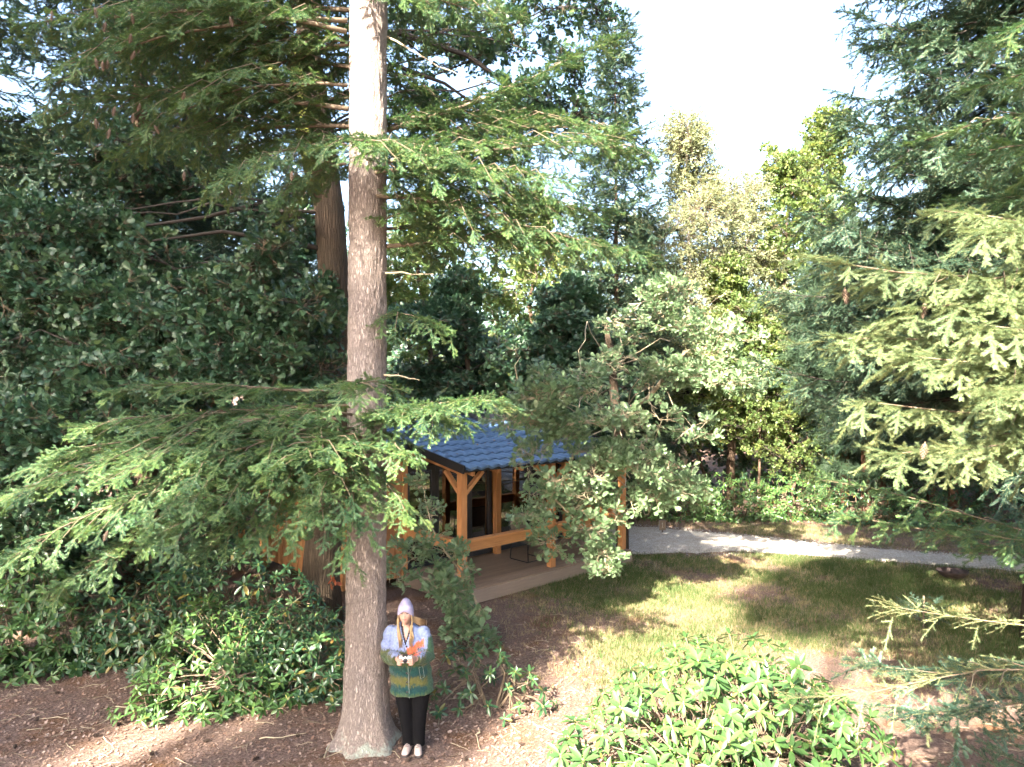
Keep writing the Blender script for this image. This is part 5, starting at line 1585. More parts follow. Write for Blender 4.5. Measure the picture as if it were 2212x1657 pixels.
MB().rings([[Vector((-.24, yy, z)), Vector((.24, yy, z)), Vector((.24, yy - .02, z)), Vector((-.24, yy - .02, z))] for yy, z in ((-.205, .46), (-.25, .62), (-.32, .80), (-.375, .94))]).build('backrest', M_CANVAS, ch)

# ------------------------------------------------------------------ the woman
PX, PY = -1.185, 8.20
woman = empty('person', (PX, PY, 0), 'woman in lilac beanie and fuzzy landscape-patterned coat leaning against the fir', 'person')


def remesh(mb, voxel, smooth=2, decim=None):
    me = mb.mesh('remesh_tmp')
    o = bpy.data.objects.new('remesh_tmp', me); COL.objects.link(o)
    m = o.modifiers.new('r', 'REMESH'); m.mode = 'VOXEL'; m.voxel_size = voxel; m.use_smooth_shade = True
    if smooth:
        s = o.modifiers.new('s', 'SMOOTH'); s.iterations = smooth; s.factor = .5
    dg = bpy.context.evaluated_depsgraph_get()
    out = bpy.data.meshes.new_from_object(o.evaluated_get(dg))
    bpy.data.objects.remove(o, do_unlink=True)
    return out


def ell(cx, cy_, z, rx, ry, n=24, tilt=0., back=1.0, shear=0.):
    """elliptic ring; tilt raises its rear edge"""
    out = []
    for k in range(n):
        a = 2 * math.pi * k / n
        y = math.sin(a) * ry * (back if math.sin(a) > 0 else 1)
        out.append(Vector((cx + math.cos(a) * rx, cy_ + y, z + tilt * y + shear * math.cos(a) * rx)))
    return out


def put(name, me, mat, parent):
    for m_ in (mat if isinstance(mat, list) else [mat]): me.materials.append(m_)
    off = W(parent)
    co = np.empty(len(me.vertices) * 3, np.float32); me.vertices.foreach_get('co', co)
    me.vertices.foreach_set('co', (co.reshape(-1, 3) - np.array(off, np.float32)).ravel())
    me.polygons.foreach_set('use_smooth', np.ones(len(me.polygons), bool))
    me.update()
    return link(name, me, parent)


M_SKIN = simple('skin', (0.36, 0.215, 0.165), .5, var=.05, vscale=30, spec=.4)
M_LIPS = simple('lips', (0.33, 0.10, 0.095), .4)
M_EYE = simple('eye_line', (0.03, 0.02, 0.018), .4)
M_EYEW = simple('eye_white', (0.35, 0.31, 0.29), .3)
M_BROW = simple('eyebrow', (0.11, 0.07, 0.045), .8)
M_NAIL = simple('red_nail', (0.55, 0.05, 0.06), .3)

# --- head
HX, HY, HZ = PX - .018, PY - .03, 1.553
nu, nv = 96, 72
hr = []
UPT = R(17)                                         # she looks up to the camera
for j in range(1, nv):
    th = math.pi * j / nv
    ring = []
    for i in range(nu):
        ph = 2 * math.pi * i / nu
        dx, df, dz = math.sin(th) * math.cos(ph), math.sin(th) * math.sin(ph), -math.cos(th)      # df: forward, towards the camera
        x, f, z = .071 * dx, .092 * df, .113 * dz
        if dz < 0:
            k = min(1, -dz)
            x *= 1 - .34 * k ** 1.6
            if f > 0: f *= 1 - .02 * k
            else: f *= 1 - .35 * k
        if df > 0:
            g = lambda a, b: math.exp(-(a / b) ** 2)
            if -.045 < z < .03:
                hgt = .021 * max(0, min(1, (.022 - z) / .05)) * (1 if z > -.030 else max(0, (z + .045) / .015))
                f += hgt * g(x, .0105 if z > -.018 else .0135)
            f -= .008 * g(abs(x) - .030, .013) * g(z - .004, .010)
            f += .004 * g(x, .020) * (g(z + .054, .006) + g(z + .064, .006))
            f -= .002 * g(x, .02) * g(z + .0595, .0025)
            f += .004 * g(abs(x) - .040, .018) * g(z + .026, .018)
            f += .003 * g(z - .024, .009)
            f += .006 * g(x, .018) * g(z + .098, .014)
        y, zz = -f, z
        y2 = y * math.cos(UPT) + zz * math.sin(UPT) * 1; z2 = zz * math.cos(UPT) - y * math.sin(UPT)
        ring.append(Vector((HX + x, HY + y2, HZ + z2)))
    hr.append(ring)
body = MB()
body.rings(hr)
for s in (-1, 1):                                   # ears
    body.ball((HX + s * .073, HY + .012, HZ - .008), .010, .018, .030, 10, 8)
body.tube([(HX + .004, HY + .035, 1.40 - .03), (HX + .002, HY + .025, 1.47), (HX, HY + .02, 1.54)], [.054, .050, .052], 20)
# --- trunk of the body
body.rings([ell(PX + .05, PY + .02, .80, .155, .105), ell(PX + .048, PY + .02, .92, .165, .11), ell(PX + .035, PY + .01, 1.05, .135, .095), ell(PX + .015, PY, 1.20, .150, .105),
            ell(PX + .0, PY, 1.32, .165, .10), ell(PX - .01, PY + .005, 1.375, .13, .075), ell(PX - .012, PY + .008, 1.41, .06, .055)])
CX, CY, CZ = P(876, 1424, 7.80)
CC = Vector((CX, CY, CZ))
nails = []
for s in (-1, 1):
    sh = Vector((PX - .01 + s * .165, PY + .01, 1.345)); elb = Vector((PX + .005 + s * .215, PY - .02, 1.085)); wr = CC + Vector((s * .098, .088, -.034))
    body.tube([sh, sh.lerp(elb, .5) + Vector((s * .01, 0, 0)), elb, elb.lerp(wr, .35), wr], [.052, .045, .040, .038, .026], 14)
    body.ball(elb, .04, .04, .04, 12, 8); body.ball(sh, .055, .055, .05, 12, 8)
    kn = [CC + Vector((s * .083, -.004 + .004 * k, .014 - .0195 * k)) for k in range(4)]
    body.rings([[wr + Vector((s * .012, 0, .022)), wr + Vector((-s * .012, 0, .022)), wr + Vector((-s * .012, 0, -.022)), wr + Vector((s * .012, 0, -.022))],
                [CC + Vector((s * (.085 + a), .045, z)) for a, z in ((.012, .020), (-.012, .020), (-.012, -.052), (.012, -.052))],
                [CC + Vector((s * (.084 + a), .002, z)) for a, z in ((.011, .022), (-.011, .022), (-.011, -.053), (.011, -.053))]])
    for k in range(4):
        ln = (.92, 1.0, .95, .78)[k]
        a = kn[k]
        p1 = CC + Vector((s * .079, -.034, a.z - CC.z - .001)); p2 = CC + Vector((s * (.079 - .030 * ln), -.0375, a.z - CC.z - .003)); p3 = CC + Vector((s * (.079 - .053 * ln), -.0345, a.z - CC.z - .004))
        body.tube([a, a.lerp(p1, .6) + Vector((s * .003, 0, 0)), p1, p1.lerp(p2, .5), p2, p3], [.0092, .0090, .0085, .0080, .0078, .0062], 10)
        nails.append(p3 + Vector((0, -.004, 0)))
    body.tube([CC + Vector((s * .082, .060, -.018)), CC + Vector((s * .070, .050, .012)), CC + Vector((s * .052, .040, .026)), CC + Vector((s * .030, .0365, .030))], [.015, .0115, .0095, .0075], 10)
# --- legs and feet
FT = {-1: (PX + .002, 8.165), 1: (PX + .128, 8.155)}
for s in (-1, 1):
    hip = Vector((PX + .055 + s * .085, PY + .02, .84)); kn_ = Vector((PX + .062 + s * .072, PY + .0, .45)); an_ = Vector((FT[s][0], FT[s][1] + .075, .075))
    body.tube([hip, hip.lerp(kn_, .5), kn_, kn_.lerp(an_, .4), an_, an_ - Vector((0, 0, .05))], [.085, .072, .052, .052, .036, .038], 14)
    body.rings([ell(FT[s][0], FT[s][1], .02, .036, .105, 16), ell(FT[s][0], FT[s][1] + .02, .05, .032, .085, 16), ell(FT[s][0], FT[s][1] + .05, .085, .03, .045, 16)])
bme = remesh(body, .0036, 1)
for m_ in (M_SKIN, M_LIPS, M_EYE, M_EYEW, M_BROW, M_NAIL): bme.materials.append(m_)
nf = len(bme.polygons)
cen = np.empty(nf * 3, np.float32); bme.polygons.foreach_get('center', cen); cen = cen.reshape(-1, 3)
ly = cen[:, 1] - HY; lz = cen[:, 2] - HZ; lx = cen[:, 0] - HX
yy_ = ly * math.cos(UPT) - lz * math.sin(UPT); zz_ = lz * math.cos(UPT) + ly * math.sin(UPT)
front = (yy_ < -.03)
mi = np.zeros(nf, np.int32)
ax_ = np.abs(lx)
mi[front & (ax_ < .024 - 14 * (zz_ + .0592) ** 2) & (np.abs(zz_ + .0590 - .006 * (ax_ / .024) ** 2) < .0072)] = 1
mi[front & (np.abs(ax_ - .030) < .0135) & (np.abs(zz_ - .004) < .0040)] = 3
mi[front & (np.abs(ax_ - .030) < .0060) & (np.abs(zz_ - .004) < .0042)] = 2
mi[front & (np.abs(ax_ - .030) < .0150) & (np.abs(zz_ - .0088) < .0032)] = 2
mi[front & (np.abs(ax_ - .031) < .018) & (np.abs(zz_ - .021 + .35 * np.maximum(0, ax_ - .035)) < .0030)] = 4
for q in nails:
    mi[np.linalg.norm(cen - np.array(q), axis=1) < .0062] = 5
bme.polygons.foreach_set('material_index', mi)
put('body', bme, [], woman)

# --- trousers
M_TROUSERS = simple('black_trousers', (0.0045, 0.0045, 0.0055), .95, var=.3, vscale=18, bmp=.3, bscale=25, spec=.12)
t = MB()
for s in (-1, 1):
    x0 = PX + .052 + s * .092; xa = FT[s][0]
    pts = [(x0, PY + .015, .86), (x0 + .002, PY + .01, .62), (PX + .058 + s * .080, PY + .005, .44), ((xa + PX + .06 + s * .07) / 2, PY + .02, .26), (xa, FT[s][1] + .072, .10), (xa, FT[s][1] + .065, .062)]
    t.rings([ell(p[0], p[1], p[2], rx, ry, 20) for p, rx, ry in zip(pts[::-1], (.068, .066, .072, .084, .104, .118), (.080, .078, .080, .088, .104, .118))])
t.rings([ell(PX + .05, PY + .02, .76, .165, .115), ell(PX + .05, PY + .02, .90, .172, .12), ell(PX + .045, PY + .02, .98, .15, .11)])
put('trousers', remesh(t, .008, 2), M_TROUSERS, woman)

# --- shirt under the coat
M_SHIRT = simple('black_shirt', (0.016, 0.014, 0.017), .85)
t = MB()
t.rings([ell(PX + .015, PY, 1.12, .160, .118), ell(PX + .01, PY, 1.22, .168, .120), ell(PX, PY, 1.32, .176, .112), ell(PX - .01, PY + .005, 1.38, .145, .088), ell(PX - .012, PY + .008, 1.425, .074, .068)])
me = remesh(t, .006, 1)


def cut_v(me, z0, z1, w, cx, ylim):
    bm = bmesh.new(); bm.from_mesh(me)
    dead = []
    for f in bm.faces:
        c = f.calc_center_median()
        if c.z > z0 and c.y < ylim and abs(c.x - cx) < w * min(1.25, (c.z - z0) / (z1 - z0)): dead.append(f)
    bmesh.ops.delete(bm, geom=dead, context='FACES')
    bm.to_mesh(me); bm.free()
    return me


put('shirt', cut_v(me, 1.265, 1.42, .040, PX - .004, PY + .01), M_SHIRT, woman)


# --- coat
def coat_material():
    m, nt, b = nodes('fuzzy_wool_coat')
    tc = nt.nodes.new('ShaderNodeTexCoord')
    sp = nt.nodes.new('ShaderNodeSeparateXYZ'); nt.links.new(tc.outputs['Object'], sp.inputs[0])
    n1 = noise(nt, 5.0, 6, .75, stretch=(9, 9, 2.2)); n2 = noise(nt, 14.0, 3, .6)

    def math_(op, a, c, d=None):
        k = nt.nodes.new('ShaderNodeMath'); k.operation = op
        for i, v in enumerate((a, c, d)):
            if v is None: continue
            if isinstance(v, (int, float)): k.inputs[i].default_value = v
            else: nt.links.new(v, k.inputs[i])
        return k.outputs[0]

    def sm(v, lo, hi):
        k = nt.nodes.new('ShaderNodeMapRange'); k.interpolation_type = 'SMOOTHSTEP'; setv(k, 1, lo); setv(k, 2, hi); nt.links.new(v, k.inputs[0]); return k.outputs[0]
    z = math_('ADD', sp.outputs[2], math_('MULTIPLY', math_('SUBTRACT', n1.outputs[0], .5), .24))
    x = math_('ADD', sp.outputs[0], math_('MULTIPLY', math_('SUBTRACT', n2.outputs[0], .5), .05))
    g = lambda zc: (zc - .60) / .80
    r = nt.nodes.new('ShaderNodeMapRange'); setv(r, 1, .60); setv(r, 2, 1.40); nt.links.new(z, r.inputs[0])
    LIL, ORA, OLI, TEA, GRN = (.185, .225, .385), (.50, .125, .06), (.085, .085, .026), (.012, .045, .046), (.030, .070, .040)
    base = ramp(nt, r.outputs[0], [(g(.66), (.075, .095, .045)), (g(.695), GRN), (g(.725), TEA), (g(.775), TEA), (g(.80), OLI), (g(.88), (.075, .075, .028)), (g(.91), TEA), (g(1.0), (.018, .055, .045)),
                                   (g(1.03), (.065, .075, .028)), (g(1.10), (.035, .065, .03)), (g(1.165), (.08, .08, .035)), (g(1.19), LIL)])
    # dark smudges on the olive field
    sm1 = sm(n2.outputs[0], .56, .66)
    low = math_('MULTIPLY', sm1, math_('SUBTRACT', 1.0, sm(sp.outputs[2], .9, .95)))
    c = mixc(nt, math_('MULTIPLY', low, .7), base.outputs[0], TEA)
    # orange sunset on one breast, green outer sleeve
    o1 = math_('MULTIPLY', sm(x, .005, .03), math_('SUBTRACT', 1.0, sm(x, .185, .205)))
    zz = math_('SUBTRACT', z, math_('MULTIPLY', sp.outputs[0], .45))
    o2 = math_('MULTIPLY', sm(zz, 1.115, 1.14), math_('SUBTRACT', 1.0, sm(zz, 1.205, 1.22)))
    c = mixc(nt, math_('MULTIPLY', o1, o2), c, ORA)
    s1 = math_('MULTIPLY', sm(x, .225, .25), math_('SUBTRACT', 1.0, sm(z, 1.30, 1.33)))
    c = mixc(nt, s1, c, GRN)
    mot = noise(nt, 38, 4, .75)
    mr_ = ramp(nt, mot.outputs[0], [(.3, (.68, .68, .68)), (.7, (1.25, 1.25, 1.25))])
    mm = nt.nodes.new('ShaderNodeMix'); mm.data_type = 'RGBA'; mm.blend_type = 'MULTIPLY'; mm.inputs[0].default_value = 1
    nt.links.new(c, mm.inputs[6]); nt.links.new(mr_.outputs[0], mm.inputs[7])
    nt.links.new(mm.outputs[2], b.inputs['Base Color'])
    setv(b, 'Roughness', .95); setv(b, 'Specular IOR Level', .1)
    setv(b, 'Sheen Weight', .12)
    n3 = noise(nt, 140, 3, .7)
    bump(nt, b, n3.outputs[0], .6, .01)
    return m


M_COAT = coat_material()
t = MB()
t.rings([ell(PX + .055, PY + .0, .668, .242, .165, 36, shear=.05), ell(PX + .053, PY, .72, .240, .168, 36, shear=.05), ell(PX + .045, PY, .85, .236, .17, 36), ell(PX + .025, PY, 1.0, .232, .17, 36), ell(PX + .01, PY, 1.15, .225, .165, 36),
         ell(PX + .0, PY, 1.27, .222, .150, 36), ell(PX - .008, PY + .005, 1.345, .205, .128, 36), ell(PX - .012, PY + .008, 1.395, .155, .105, 36), ell(PX - .012, PY + .01, 1.425, .105, .088, 36), ell(PX - .012, PY + .012, 1.44, .092, .080, 36)])
for s in (-1, 1):
    sh = Vector((PX - .01 + s * .175, PY + .008, 1.325)); elb = Vector((PX + .008 + s * .222, PY - .025, 1.085)); wr = CC + Vector((s * .102, .098, -.036))
    t.tube([sh, sh.lerp(elb, .5) + Vector((s * .012, 0, 0)), elb, elb.lerp(wr, .4) + Vector((0, 0, -.012)), elb.lerp(wr, .75), wr], [.088, .088, .083, .078, .070, .060], 20)
    t.ball(sh, .092, .09, .085, 16, 10); t.ball(elb, .085, .085, .085, 16, 10)
cme = cut_v(remesh(t, .0085, 3), 1.235, 1.42, .062, PX - .002, PY + .0)
_n = len(cme.vertices); _c = np.empty(_n * 3, np.float32); cme.vertices.foreach_get('co', _c); _c = _c.reshape(-1, 3)
_nn = np.empty(_n * 3, np.float32); cme.vertices.foreach_get('normal', _nn); _nn = _nn.reshape(-1, 3)
_f = .006 * np.sin(_c[:, 0] * 31 + 4 * np.sin(_c[:, 2] * 9)) * np.sin(_c[:, 2] * 17 + 3 * _c[:, 0]) + .004 * np.sin(_c[:, 2] * 52 + _c[:, 0] * 25 + 2 * np.sin(_c[:, 1] * 20))
cme.vertices.foreach_set('co', (_c + _nn * _f[:, None]).ravel()); cme.update()
coat = put('coat', cme, M_COAT, woman)
# fuzz: thousands of short fibres standing off the wool
rgf = np.random.default_rng(4)
nfc = len(cme.polygons)
cc = np.empty(nfc * 3, np.float32); cme.polygons.foreach_get('center', cc); cc = cc.reshape(-1, 3)
nn = np.empty(nfc * 3, np.float32); cme.polygons.foreach_get('normal', nn); nn = nn.reshape(-1, 3)
pick = rgf.integers(0, nfc, 9000)
fv = []
for i in pick:
    p = cc[i] + rgf.normal(0, .003, 3); d = nn[i] * .8 + rgf.normal(0, .55, 3); d[2] -= .25; d /= np.linalg.norm(d)
    w = np.cross(d, rgf.normal(size=3)); w /= np.linalg.norm(w)
    ln = rgf.uniform(.008, .020)
    fv.extend([p - w * .0007, p + w * .0007, p + d * ln])
fz = MB(); fz.v = [tuple(map(float, q)) for q in (np.array(fv) + np.array(W(woman)))]; fz.f = [(3 * i, 3 * i + 1, 3 * i + 2) for i in range(len(pick))]; fz.m = [0] * len(fz.f)
fzo = fz.build('wool_fuzz', M_COAT, coat); fzo['kind'] = 'stuff'
M_BUTTON = simple('dark_button', (.015, .014, .016), .35)
for z, yo in ((1.235, -.158), (.945, -.176), (.845, -.178), (.735, -.172)):
    MB().tube([(PX + .012 + .02 * (1.2 - z), PY + yo + .006, z), (PX + .012 + .02 * (1.2 - z), PY + yo - .006, z)], [.013, .011], 10).build('button', M_BUTTON, coat)
M_SEAM = simple('pale_seam', (.24, .27, .25), .9)
MB().tube([(PX + .03, PY - .174, 1.02), (PX + .036, PY - .178, .90), (PX + .040, PY - .176, .80), (PX + .044, PY - .169, .70), (PX + .044, PY - .166, .66)], .0022, 5).build('seam', M_SEAM, coat)
pk = [Vector((PX + .150, PY - .150, 1.00)), Vector((PX + .190, PY - .131, 1.01)), Vector((PX + .208, PY - .122, .885)), Vector((PX + .170, PY - .146, .875)), Vector((PX + .150, PY - .150, 1.00))]
MB().tube([p + Vector((0, -.012, 0)) for p in pk], .0015, 5).build('pocket_seam', M_SEAM, coat)

# --- hat
M_HAT = simple('lilac_knit', (.31, .285, .42), .95, var=.08, vscale=14, bmp=.8, bscale=140, spec=.15)
hat = []
n = 40
for (zf, zs_, rx, ry, oy) in ((1.612, 1.525, .078, .094, .008), (1.604, 1.512, .084, .100, .008), (1.612, 1.530, .090, .104, .006), (1.625, 1.578, .090, .104, .004), (1.638, 1.614, .086, .100, .002), (1.65, 1.645, .078, .092, .003), (1.675, 1.675, .062, .074, .006), (1.70, 1.702, .047, .056, .01), (1.716, 1.718, .033, .04, .012), (1.727, 1.729, .016, .02, .013), (1.730, 1.731, .004, .005, .013)):
    ring = []
    for k in range(n):
        a = 2 * math.pi * k / n; fr_ = max(0, -math.sin(a)) ** 1.5
        rb = 1 + .012 * math.cos(a * 20)
        ring.append(Vector((HX + math.cos(a) * rx * rb, HY + .008 + oy + math.sin(a) * ry * rb, zs_ * (1 - fr_) + zf * fr_)))
    hat.append(ring)
MB().rings(hat).build('beanie', M_HAT, woman, smooth=True)

# --- hair: long locks in front of both shoulders
M_HAIR = simple('dark_blond_hair', (.235, .155, .080), .55, var=.35, vscale=40, stretch=(6, 6, 1), spec=.4)
rgh = np.random.default_rng(12)
hm = MB()
for s in (-1, 1):
    for k in range(64):
        a = rgh.uniform(0, 1)
        x0 = s * (.070 + .008 * rgh.random()); y0 = HY + .005 - .045 * a
        end = Vector((PX + s * rgh.uniform(.018, .072) + (.012 if s > 0 else -.006), PY - .150 - .022 * rgh.random(), rgh.uniform(1.20, 1.36)))
        p = [Vector((HX + x0, y0, 1.555)), Vector((HX + x0 + s * .012 * rgh.random(), y0 - .004, 1.48)), Vector((HX + s * rgh.uniform(.058, .088), HY - .058 - .02 * rgh.random(), 1.405)), Vector((PX + s * rgh.uniform(.048, .092), PY - .132 - .02 * rgh.random(), 1.335)), end]
        hm.tube(p, [.004, .0048, .0045, .0036, .001], 5)
for k in range(7):                                  # wind-blown wisps
    b_ = Vector((HX + .075, HY + .01, 1.52 - .006 * k))
    hm.tube([b_, b_ + Vector((.03, -.005, -.004 * k)), b_ + Vector((.075 + .01 * rgh.random(), 0, -.020 - .006 * k)), b_ + Vector((.12 + .04 * rgh.random(), .01, -.030 - .006 * k))], [.006, .005, .0035, .001], 5)
hm.build('hair', M_HAIR, woman, smooth=True)

# --- shoes
M_SHOE = simple('cream_leather', (.36, .29, .265), .45, var=.08, vscale=20)
M_SOLE = simple('dark_sole', (.045, .035, .035), .7)
for s in (-1, 1):
    x, y = FT[s]
    turn = .012 * s
    sh_ = MB()
    prof = [(-.125, .018, .030), (-.115, .034, .050), (-.085, .044, .066), (-.045, .046, .080), (.0, .044, .100), (.05, .042, .125), (.10, .042, .13), (.128, .034, .125), (.135, .02, .12)]
    sh_.rings([[Vector((x + turn * (-yy / .1) + math.cos(q) * w, y + yy, .022 + max(0, math.sin(q)) * (h - .022))) for q in [2 * math.pi * k / 18 for k in range(18)]] for yy, w, h in prof])
    so = sh_.build('shoe', M_SHOE, woman, smooth=True)
    sl = MB(); sl.rings([[Vector((x + turn * (-yy / .1) + a * (w + .004), y + yy, z)) for a, z in ((-1, .0), (1, .0), (1, .026), (-1, .026))] for yy, w, h in [(-.130, .02, 0)] + prof[1:-1] + [(.138, .024, 0)]])
    sl.build('sole', M_SOLE, so)
    MB().tube([(x - .022, y - .055, .084), (x + .022, y - .048, .088), (x - .02, y - .035, .096), (x + .02, y - .028, .1)], .003, 5).build('lace', M_SOLE, so)

# ------------------------------------------------------------------ the camera in her hands
pc = empty('photo_camera', CC, 'small silver and black camera held by the woman', 'camera')
M_SILVER = simple('silver_plastic', (.62, .61, .58), .35)
M_CAMBLK = simple('black_plastic', (.014, .014, .015), .35)
def rbox(name, c, sx, sy, sz, mat, parent, bev=.004):
    bm = bmesh.new(); bmesh.ops.create_cube(bm, size=1)
    bmesh.ops.scale(bm, vec=(sx, sy, sz), verts=bm.verts)
    bmesh.ops.bevel(bm, geom=bm.edges[:], offset=bev, segments=2, affect='EDGES')
    me = bpy.data.meshes.new(name); bm.to_mesh(me); bm.free(); me.materials.append(mat)
    return link(name, me, parent, Vector(c))


rbox('body', CC, .136, .048, .072, M_SILVER, pc, .006)
rbox('viewfinder_hump', CC + Vector((-.004, -.003, .036)), .056, .040, .030, M_CAMBLK, pc)
rbox('grip_band', CC + Vector((0, -.0005, -.012)), .1375, .050, .018, M_CAMBLK, pc, .002)
ln_ = MB(); ln_.tube([CC + Vector((.002, -.02, -.004)), CC + Vector((.002, -.044, -.004)), CC + Vector((.002, -.046, -.004))], [.025, .024, .020], 22)
lo_ = ln_.build('lens', M_CAMBLK, pc, smooth=False)
MB().tube([CC + Vector((.002, -.0455, -.004)), CC + Vector((.002, -.0475, -.004))], [.015, .012], 18).build('lens_glass', simple('lens_glass', (.01, .012, .02), .05), lo_)
rbox('flash', CC + Vector((.002, -.024, .034)), .014, .004, .012, simple('flash_window', (.8, .8, .75), .2), pc, .001)
MB().tube([CC + Vector((.048, 0, .034)), CC + Vector((.048, 0, .042))], [.008, .007], 12).build('shutter_button', M_CAMBLK, pc)
MB().tube([CC + Vector((.068, 0, .02)), CC + Vector((.074, -.012, -.06)), CC + Vector((.045, -.016, -.15)), CC + Vector((.040, -.014, -.25)), CC + Vector((.042, -.012, -.29))], .0032, 6).build('strap', M_CAMBLK, pc)
MB().tube([CC + Vector((-.002, .02, .045)), CC + Vector((-.02, .03, .12)), CC + Vector((-.045, .055, .20)), CC + Vector((-.047, .075, .25))], .0028, 6).build('strap', M_CAMBLK, pc)

# ------------------------------------------------------------------ small things
# fire bowl
fb = Vector((9.35, 15.35, 0))
bowl = empty('fire_bowl', fb, 'dark rusty steel fire bowl standing on the grass by the path', 'fire bowl')
M_RUST = simple('dark_rusty_steel', (.050, .034, .032), .6, metal=.4, var=.5, vscale=14, bmp=.3, bscale=80)
prof = [(.10, .035), (.17, .06), (.235, .105), (.28, .165), (.292, .195), (.300, .197), (.300, .190), (.288, .160), (.243, .096), (.175, .049), (.10, .026)]
nb_ = 36
MB().rings([[fb + Vector((r_ * math.cos(2 * math.pi * k / nb_), r_ * math.sin(2 * math.pi * k / nb_), z)) for k in range(nb_)] for r_, z in prof]).build('bowl', M_RUST, bowl, smooth=True)
MB().rings([[fb + Vector((r_ * math.cos(2 * math.pi * k / 20), r_ * math.sin(2 * math.pi * k / 20), z)) for k in range(20)] for r_, z in ((.115, -.01), (.10, .05))]).build('foot_ring', M_RUST, bowl)
ash = MB(); ash.rings([[fb + Vector((r_ * math.cos(2 * math.pi * k / 20), r_ * math.sin(2 * math.pi * k / 20), z)) for k in range(20)] for r_, z in ((.20, .075), (.19, .085), (.08, .10))])
ash.build('ash', simple('grey_ash', (.10, .095, .095), .95, var=.4, vscale=25), bowl)
for s in (-1, 1):
    MB().tube([fb + Vector((s * .296, -.05, .19)), fb + Vector((s * .345, -.03, .195)), fb + Vector((s * .345, .03, .195)), fb + Vector((s * .296, .05, .19))], .007, 6).build('handle', M_RUST, bowl)

# little signboard beside the path
sg = P(1431, 1153, 20.0); sg.z = 0
sign = empty('sign', sg, 'small brown number sign on a stone beside the gravel path', 'sign')
M_SIGN = simple('weathered_brown_board', (.155, .110, .075), .8, var=.2, vscale=12)
M_PALE = simple('pale_paint', (.62, .58, .50), .7)
MB().box(sg + Vector((0, 0, .245)), .155, .018, .25).build('board', M_SIGN, sign)
f_ = MB()
for q in (-1, 1):
    f_.box(sg + Vector((q * .084, 0, .245)), .016, .03, .29); f_.box(sg + Vector((0, 0, .245 + q * .137)), .152, .03, .016)
f_.build('frame', simple('grey_frame', (.16, .14, .12), .8), sign)
g_ = MB(); yq = -.0125
g_.bar(sg + Vector((0, yq, .19)), sg + Vector((0, yq, .31)), .004, .016, Vector((0, 1, 0)))
g_.bar(sg + Vector((-.028, yq, .275)), sg + Vector((-.004, yq, .30)), .004, .012, Vector((0, 1, 0)))
g_.bar(sg + Vector((-.022, yq, .185)), sg + Vector((.022, yq, .185)), .004, .012, Vector((0, 1, 0)))
g_.build('number', M_PALE, sign)
MB().tube([sg + Vector((0, 0, -.05)), sg + Vector((0, 0, .12))], .022, 8).build('stake', M_SIGN, sign)


def stone_mesh(name, r, seed, mat):
    bm = bmesh.new(); bmesh.ops.create_icosphere(bm, subdivisions=2, radius=1)
    rg = np.random.default_rng(seed)
    for v in bm.verts: v.co = Vector((v.co.x * r[0], v.co.y * r[1], v.co.z * r[2])) * (1 + rg.normal(0, .06))
    me = bpy.data.meshes.new(name); bm.to_mesh(me); bm.free(); me.materials.append(mat); me.polygons.foreach_set('use_smooth', [True] * len(me.polygons))
    return me


M_ROCK = simple('pale_rock', (.42, .39, .35), .9, var=.2, vscale=15, bmp=.4, bscale=30)
for q, (r_, lb) in zip((Vector((.03, -.08, .02)), Vector((-.13, .03, .02)), Vector((.12, -.02, .015))), (((.09, .06, .045), 'flat pale stone in front of the little sign'), ((.08, .06, .04), 'pale stone left of the little sign'), ((.07, .05, .035), 'pale stone right of the little sign'))):
    tag(link('stone', stone_mesh('stone', r_, int(r_[0] * 1000), M_ROCK), None, sg + q), lb, 'stone')
wq = P(1885, 1304, 6498 / 475.5); wq.z = .02
tag(link('stone', stone_mesh('stone', (.07, .05, .04), 5, simple('white_stone', (.6, .6, .58), .8)), None, wq), 'lone whitish stone in the middle of the shaded lawn', 'stone')

# sawn log behind the woman
lg = P(912, 1350, 12.4); lg.z = .06
M_LOGB = bark_mat('log_bark', (.06, .035, .022), (.26, .15, .085), 12, 1.0)
logt = MB().tube([lg + Vector((-.45, .1, 0)), lg + Vector((-.2, .04, .01)), lg + Vector((.07, 0, 0))], [.05, .052, .05], 14).build('log', M_LOGB)
tag(logt, 'short sawn log lying on the dark soil behind the woman', 'log')
MB().tube([lg + Vector((.0695, 0, 0)), lg + Vector((.078, 0, 0))], [.047, .046], 14).build('cut_face', simple('fresh_cut_wood', (.50, .33, .19), .8, var=.15, vscale=30), logt)

# withered leaves hanging at the left of the trunk
wl = P(719, 1243, 9.3)
M_WITHER = leaf_mat('withered_leaves', [(0, (.24, .06, .04)), (.5, (.38, .14, .06)), (1, (.50, .26, .14))], rough=.6, trans=.25)
wb = MB(); rgw2 = np.random.default_rng(8)
wt = empty('withered_sprig', wl, 'withered red-brown leaves hanging on a twig left of the trunk', 'leaves')
MB().tube([wl + Vector((.16, .1, .22)), wl + Vector((.06, .03, .12)), wl + Vector((0, 0, .02)), wl + Vector((-.01, 0, -.12))], [.006, .005, .004, .002], 5).build('twig', M_TWIG, wt)
lf_src = [source('leaf', *(lambda q: ([v for v in q[0]], q[1]))(plain_leaf(np.random.default_rng(i), .10, .06)), [M_WITHER]).data for i in range(3)]
for k in range(9):
    o_ = link('leaf', lf_src[k % 3], wt, wl + Vector((rgw2.normal(0, .015), rgw2.normal(0, .02), .05 - .022 * k)), (rgw2.uniform(0, 6), R(60) + rgw2.normal(0, .3), rgw2.uniform(0, 6)))

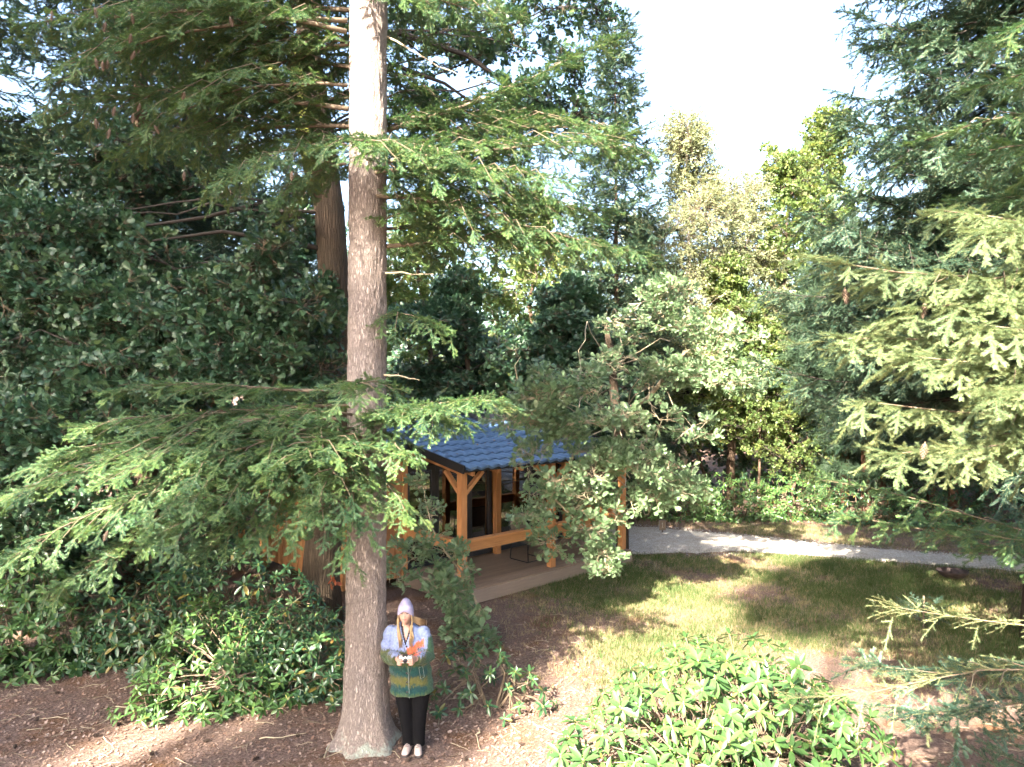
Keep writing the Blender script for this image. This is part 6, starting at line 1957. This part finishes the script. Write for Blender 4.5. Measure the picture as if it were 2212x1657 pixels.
# fallen cones on the forest floor
M_CONE_DARK = simple('old_cone', (.045, .028, .020), .9)
cd = cone_mesh('fallen_cone', .06, .02); cd.materials.append(M_CONE_DARK)
for k, (x, y) in enumerate(((75, 1560), (215, 1592), (330, 1628), (440, 1605), (520, 1560), (560, 1640), (640, 1590), (690, 1640), (940, 1645), (1010, 1640), (1120, 1610), (880, 1648), (130, 1500), (260, 1565), (1060, 1590), (30, 1620))):
    d = 6498.0 / (y - 828.5); q = P(x, y, d); q.z = .022
    tag(link('fallen_cone', cd, None, q, (R(90), 0, k * 1.7)), 'small dark fir cone lying on the brown forest floor', 'cone', 'fallen fir cones')
# fallen sticks
for k, (x0, y0, x1, y1) in enumerate(((700, 1640, 728, 1575), (250, 1530, 420, 1545), (1035, 1580, 1040, 1625), (600, 1500, 690, 1520), (560, 1600, 660, 1590), (1150, 1565, 1230, 1600))):
    a = P(x0, y0, 6498. / (y0 - 828.5)); b = P(x1, y1, 6498. / (y1 - 828.5)); a.z = .02; b.z = .03
    rgs = np.random.default_rng(k)
    pts = wander(a, b, 6, .02, rgs)
    for p in pts: p.z = .015 + .02 * rgs.random()
    tag(MB().tube(pts, [.009, .009, .008, .007, .006, .005, .003], 5).build('fallen_stick', M_PALE_TWIG), ['pale stick pointing at the foot of the fir trunk', 'long thin stick in front of the low sunny rhododendron', 'short stick right of the woman', 'thin stick beneath the dark rhododendron by the trunk',
        'thin stick lying flat on the litter at lower middle left', 'thin stick beside the big sunlit rhododendron'][k], 'stick', 'fallen sticks')

# ------------------------------------------------------------------ trees behind the camera: they shade the clearing
SHT = [('broad oak behind the camera, farthest left', -15.2, [(-15.2, z, 1.5) for z in (10.4, 12.6, 14.8, 17, 19.2, 21.4, 23.6, 25.6)]),
       ('broad oak behind the camera, second from the left', -13.2, [(-13.9, z, 1.3) for z in (5.8, 8, 10.2, 12.6, 14.8, 17, 19.2)]),
       ('broad oak behind the camera, third from the left', -11.2, [(-11.3, 8, 1.4), (-10.2, 9.4, .8), (-11.3, 15.0, .8), (-11.2, 15.6, 1.4), (-11.2, 17.6, 1.4), (-11.3, 19.4, 1.1), (-11.3, 21.9, 1.2), (-11.4, 24.0, 1.2)]),
       ('slim oak behind the camera in line with the fir trunk', -9.3, [(-9.4, 8, 1.2), (-9.3, 10.2, 1.25), (-8.7, 11.5, .75), (-9.6, 14.4, 1.15), (-9.6, 15.9, .95)]),
       ('high-crowned tree behind the camera', -3.9, [(-4.9, 14.4, .9), (-4.0, 14.7, 1.0), (-2.9, 15.2, .8), (-4.4, 15.6, .9)]),
       ('low tree behind the camera on the right', 0.3, [(-1.7, 9.3, .9), (-.3, 9.7, 1.1), (1.3, 9.6, 1.2), (-.8, 8.4, 1.0), (.3, 6.6, 1.4), (-1.2, 6.4, 1.2), (2.4, 7.2, 1.2)])]
for i, (lb, x, cs) in enumerate(SHT):
    yb = -24.0; x -= 9.32; cs = [(a_ - 9.32, z_ + 13.16, r_) for a_, z_, r_ in cs]
    H = max(z for _, z, _ in cs)
    st = [(x, yb, -.1)] + [(x + .1 * math.sin(k * 2.1 + i), yb, H * k / 6) for k in range(1, 7)]
    broadleaf('oak_tree', lb, (x, yb, 0), st, [.32, .28, .24, .2, .16, .12, .06], [((cx, yb, z), (r, r * .9, r), 230 * r * r / 1.6) for cx, z, r in cs], S_OAK, 'oak', 900 + i, size=1.9, bark=M_BARK_OAK, group='trees behind the camera', twigs=False, split=1)
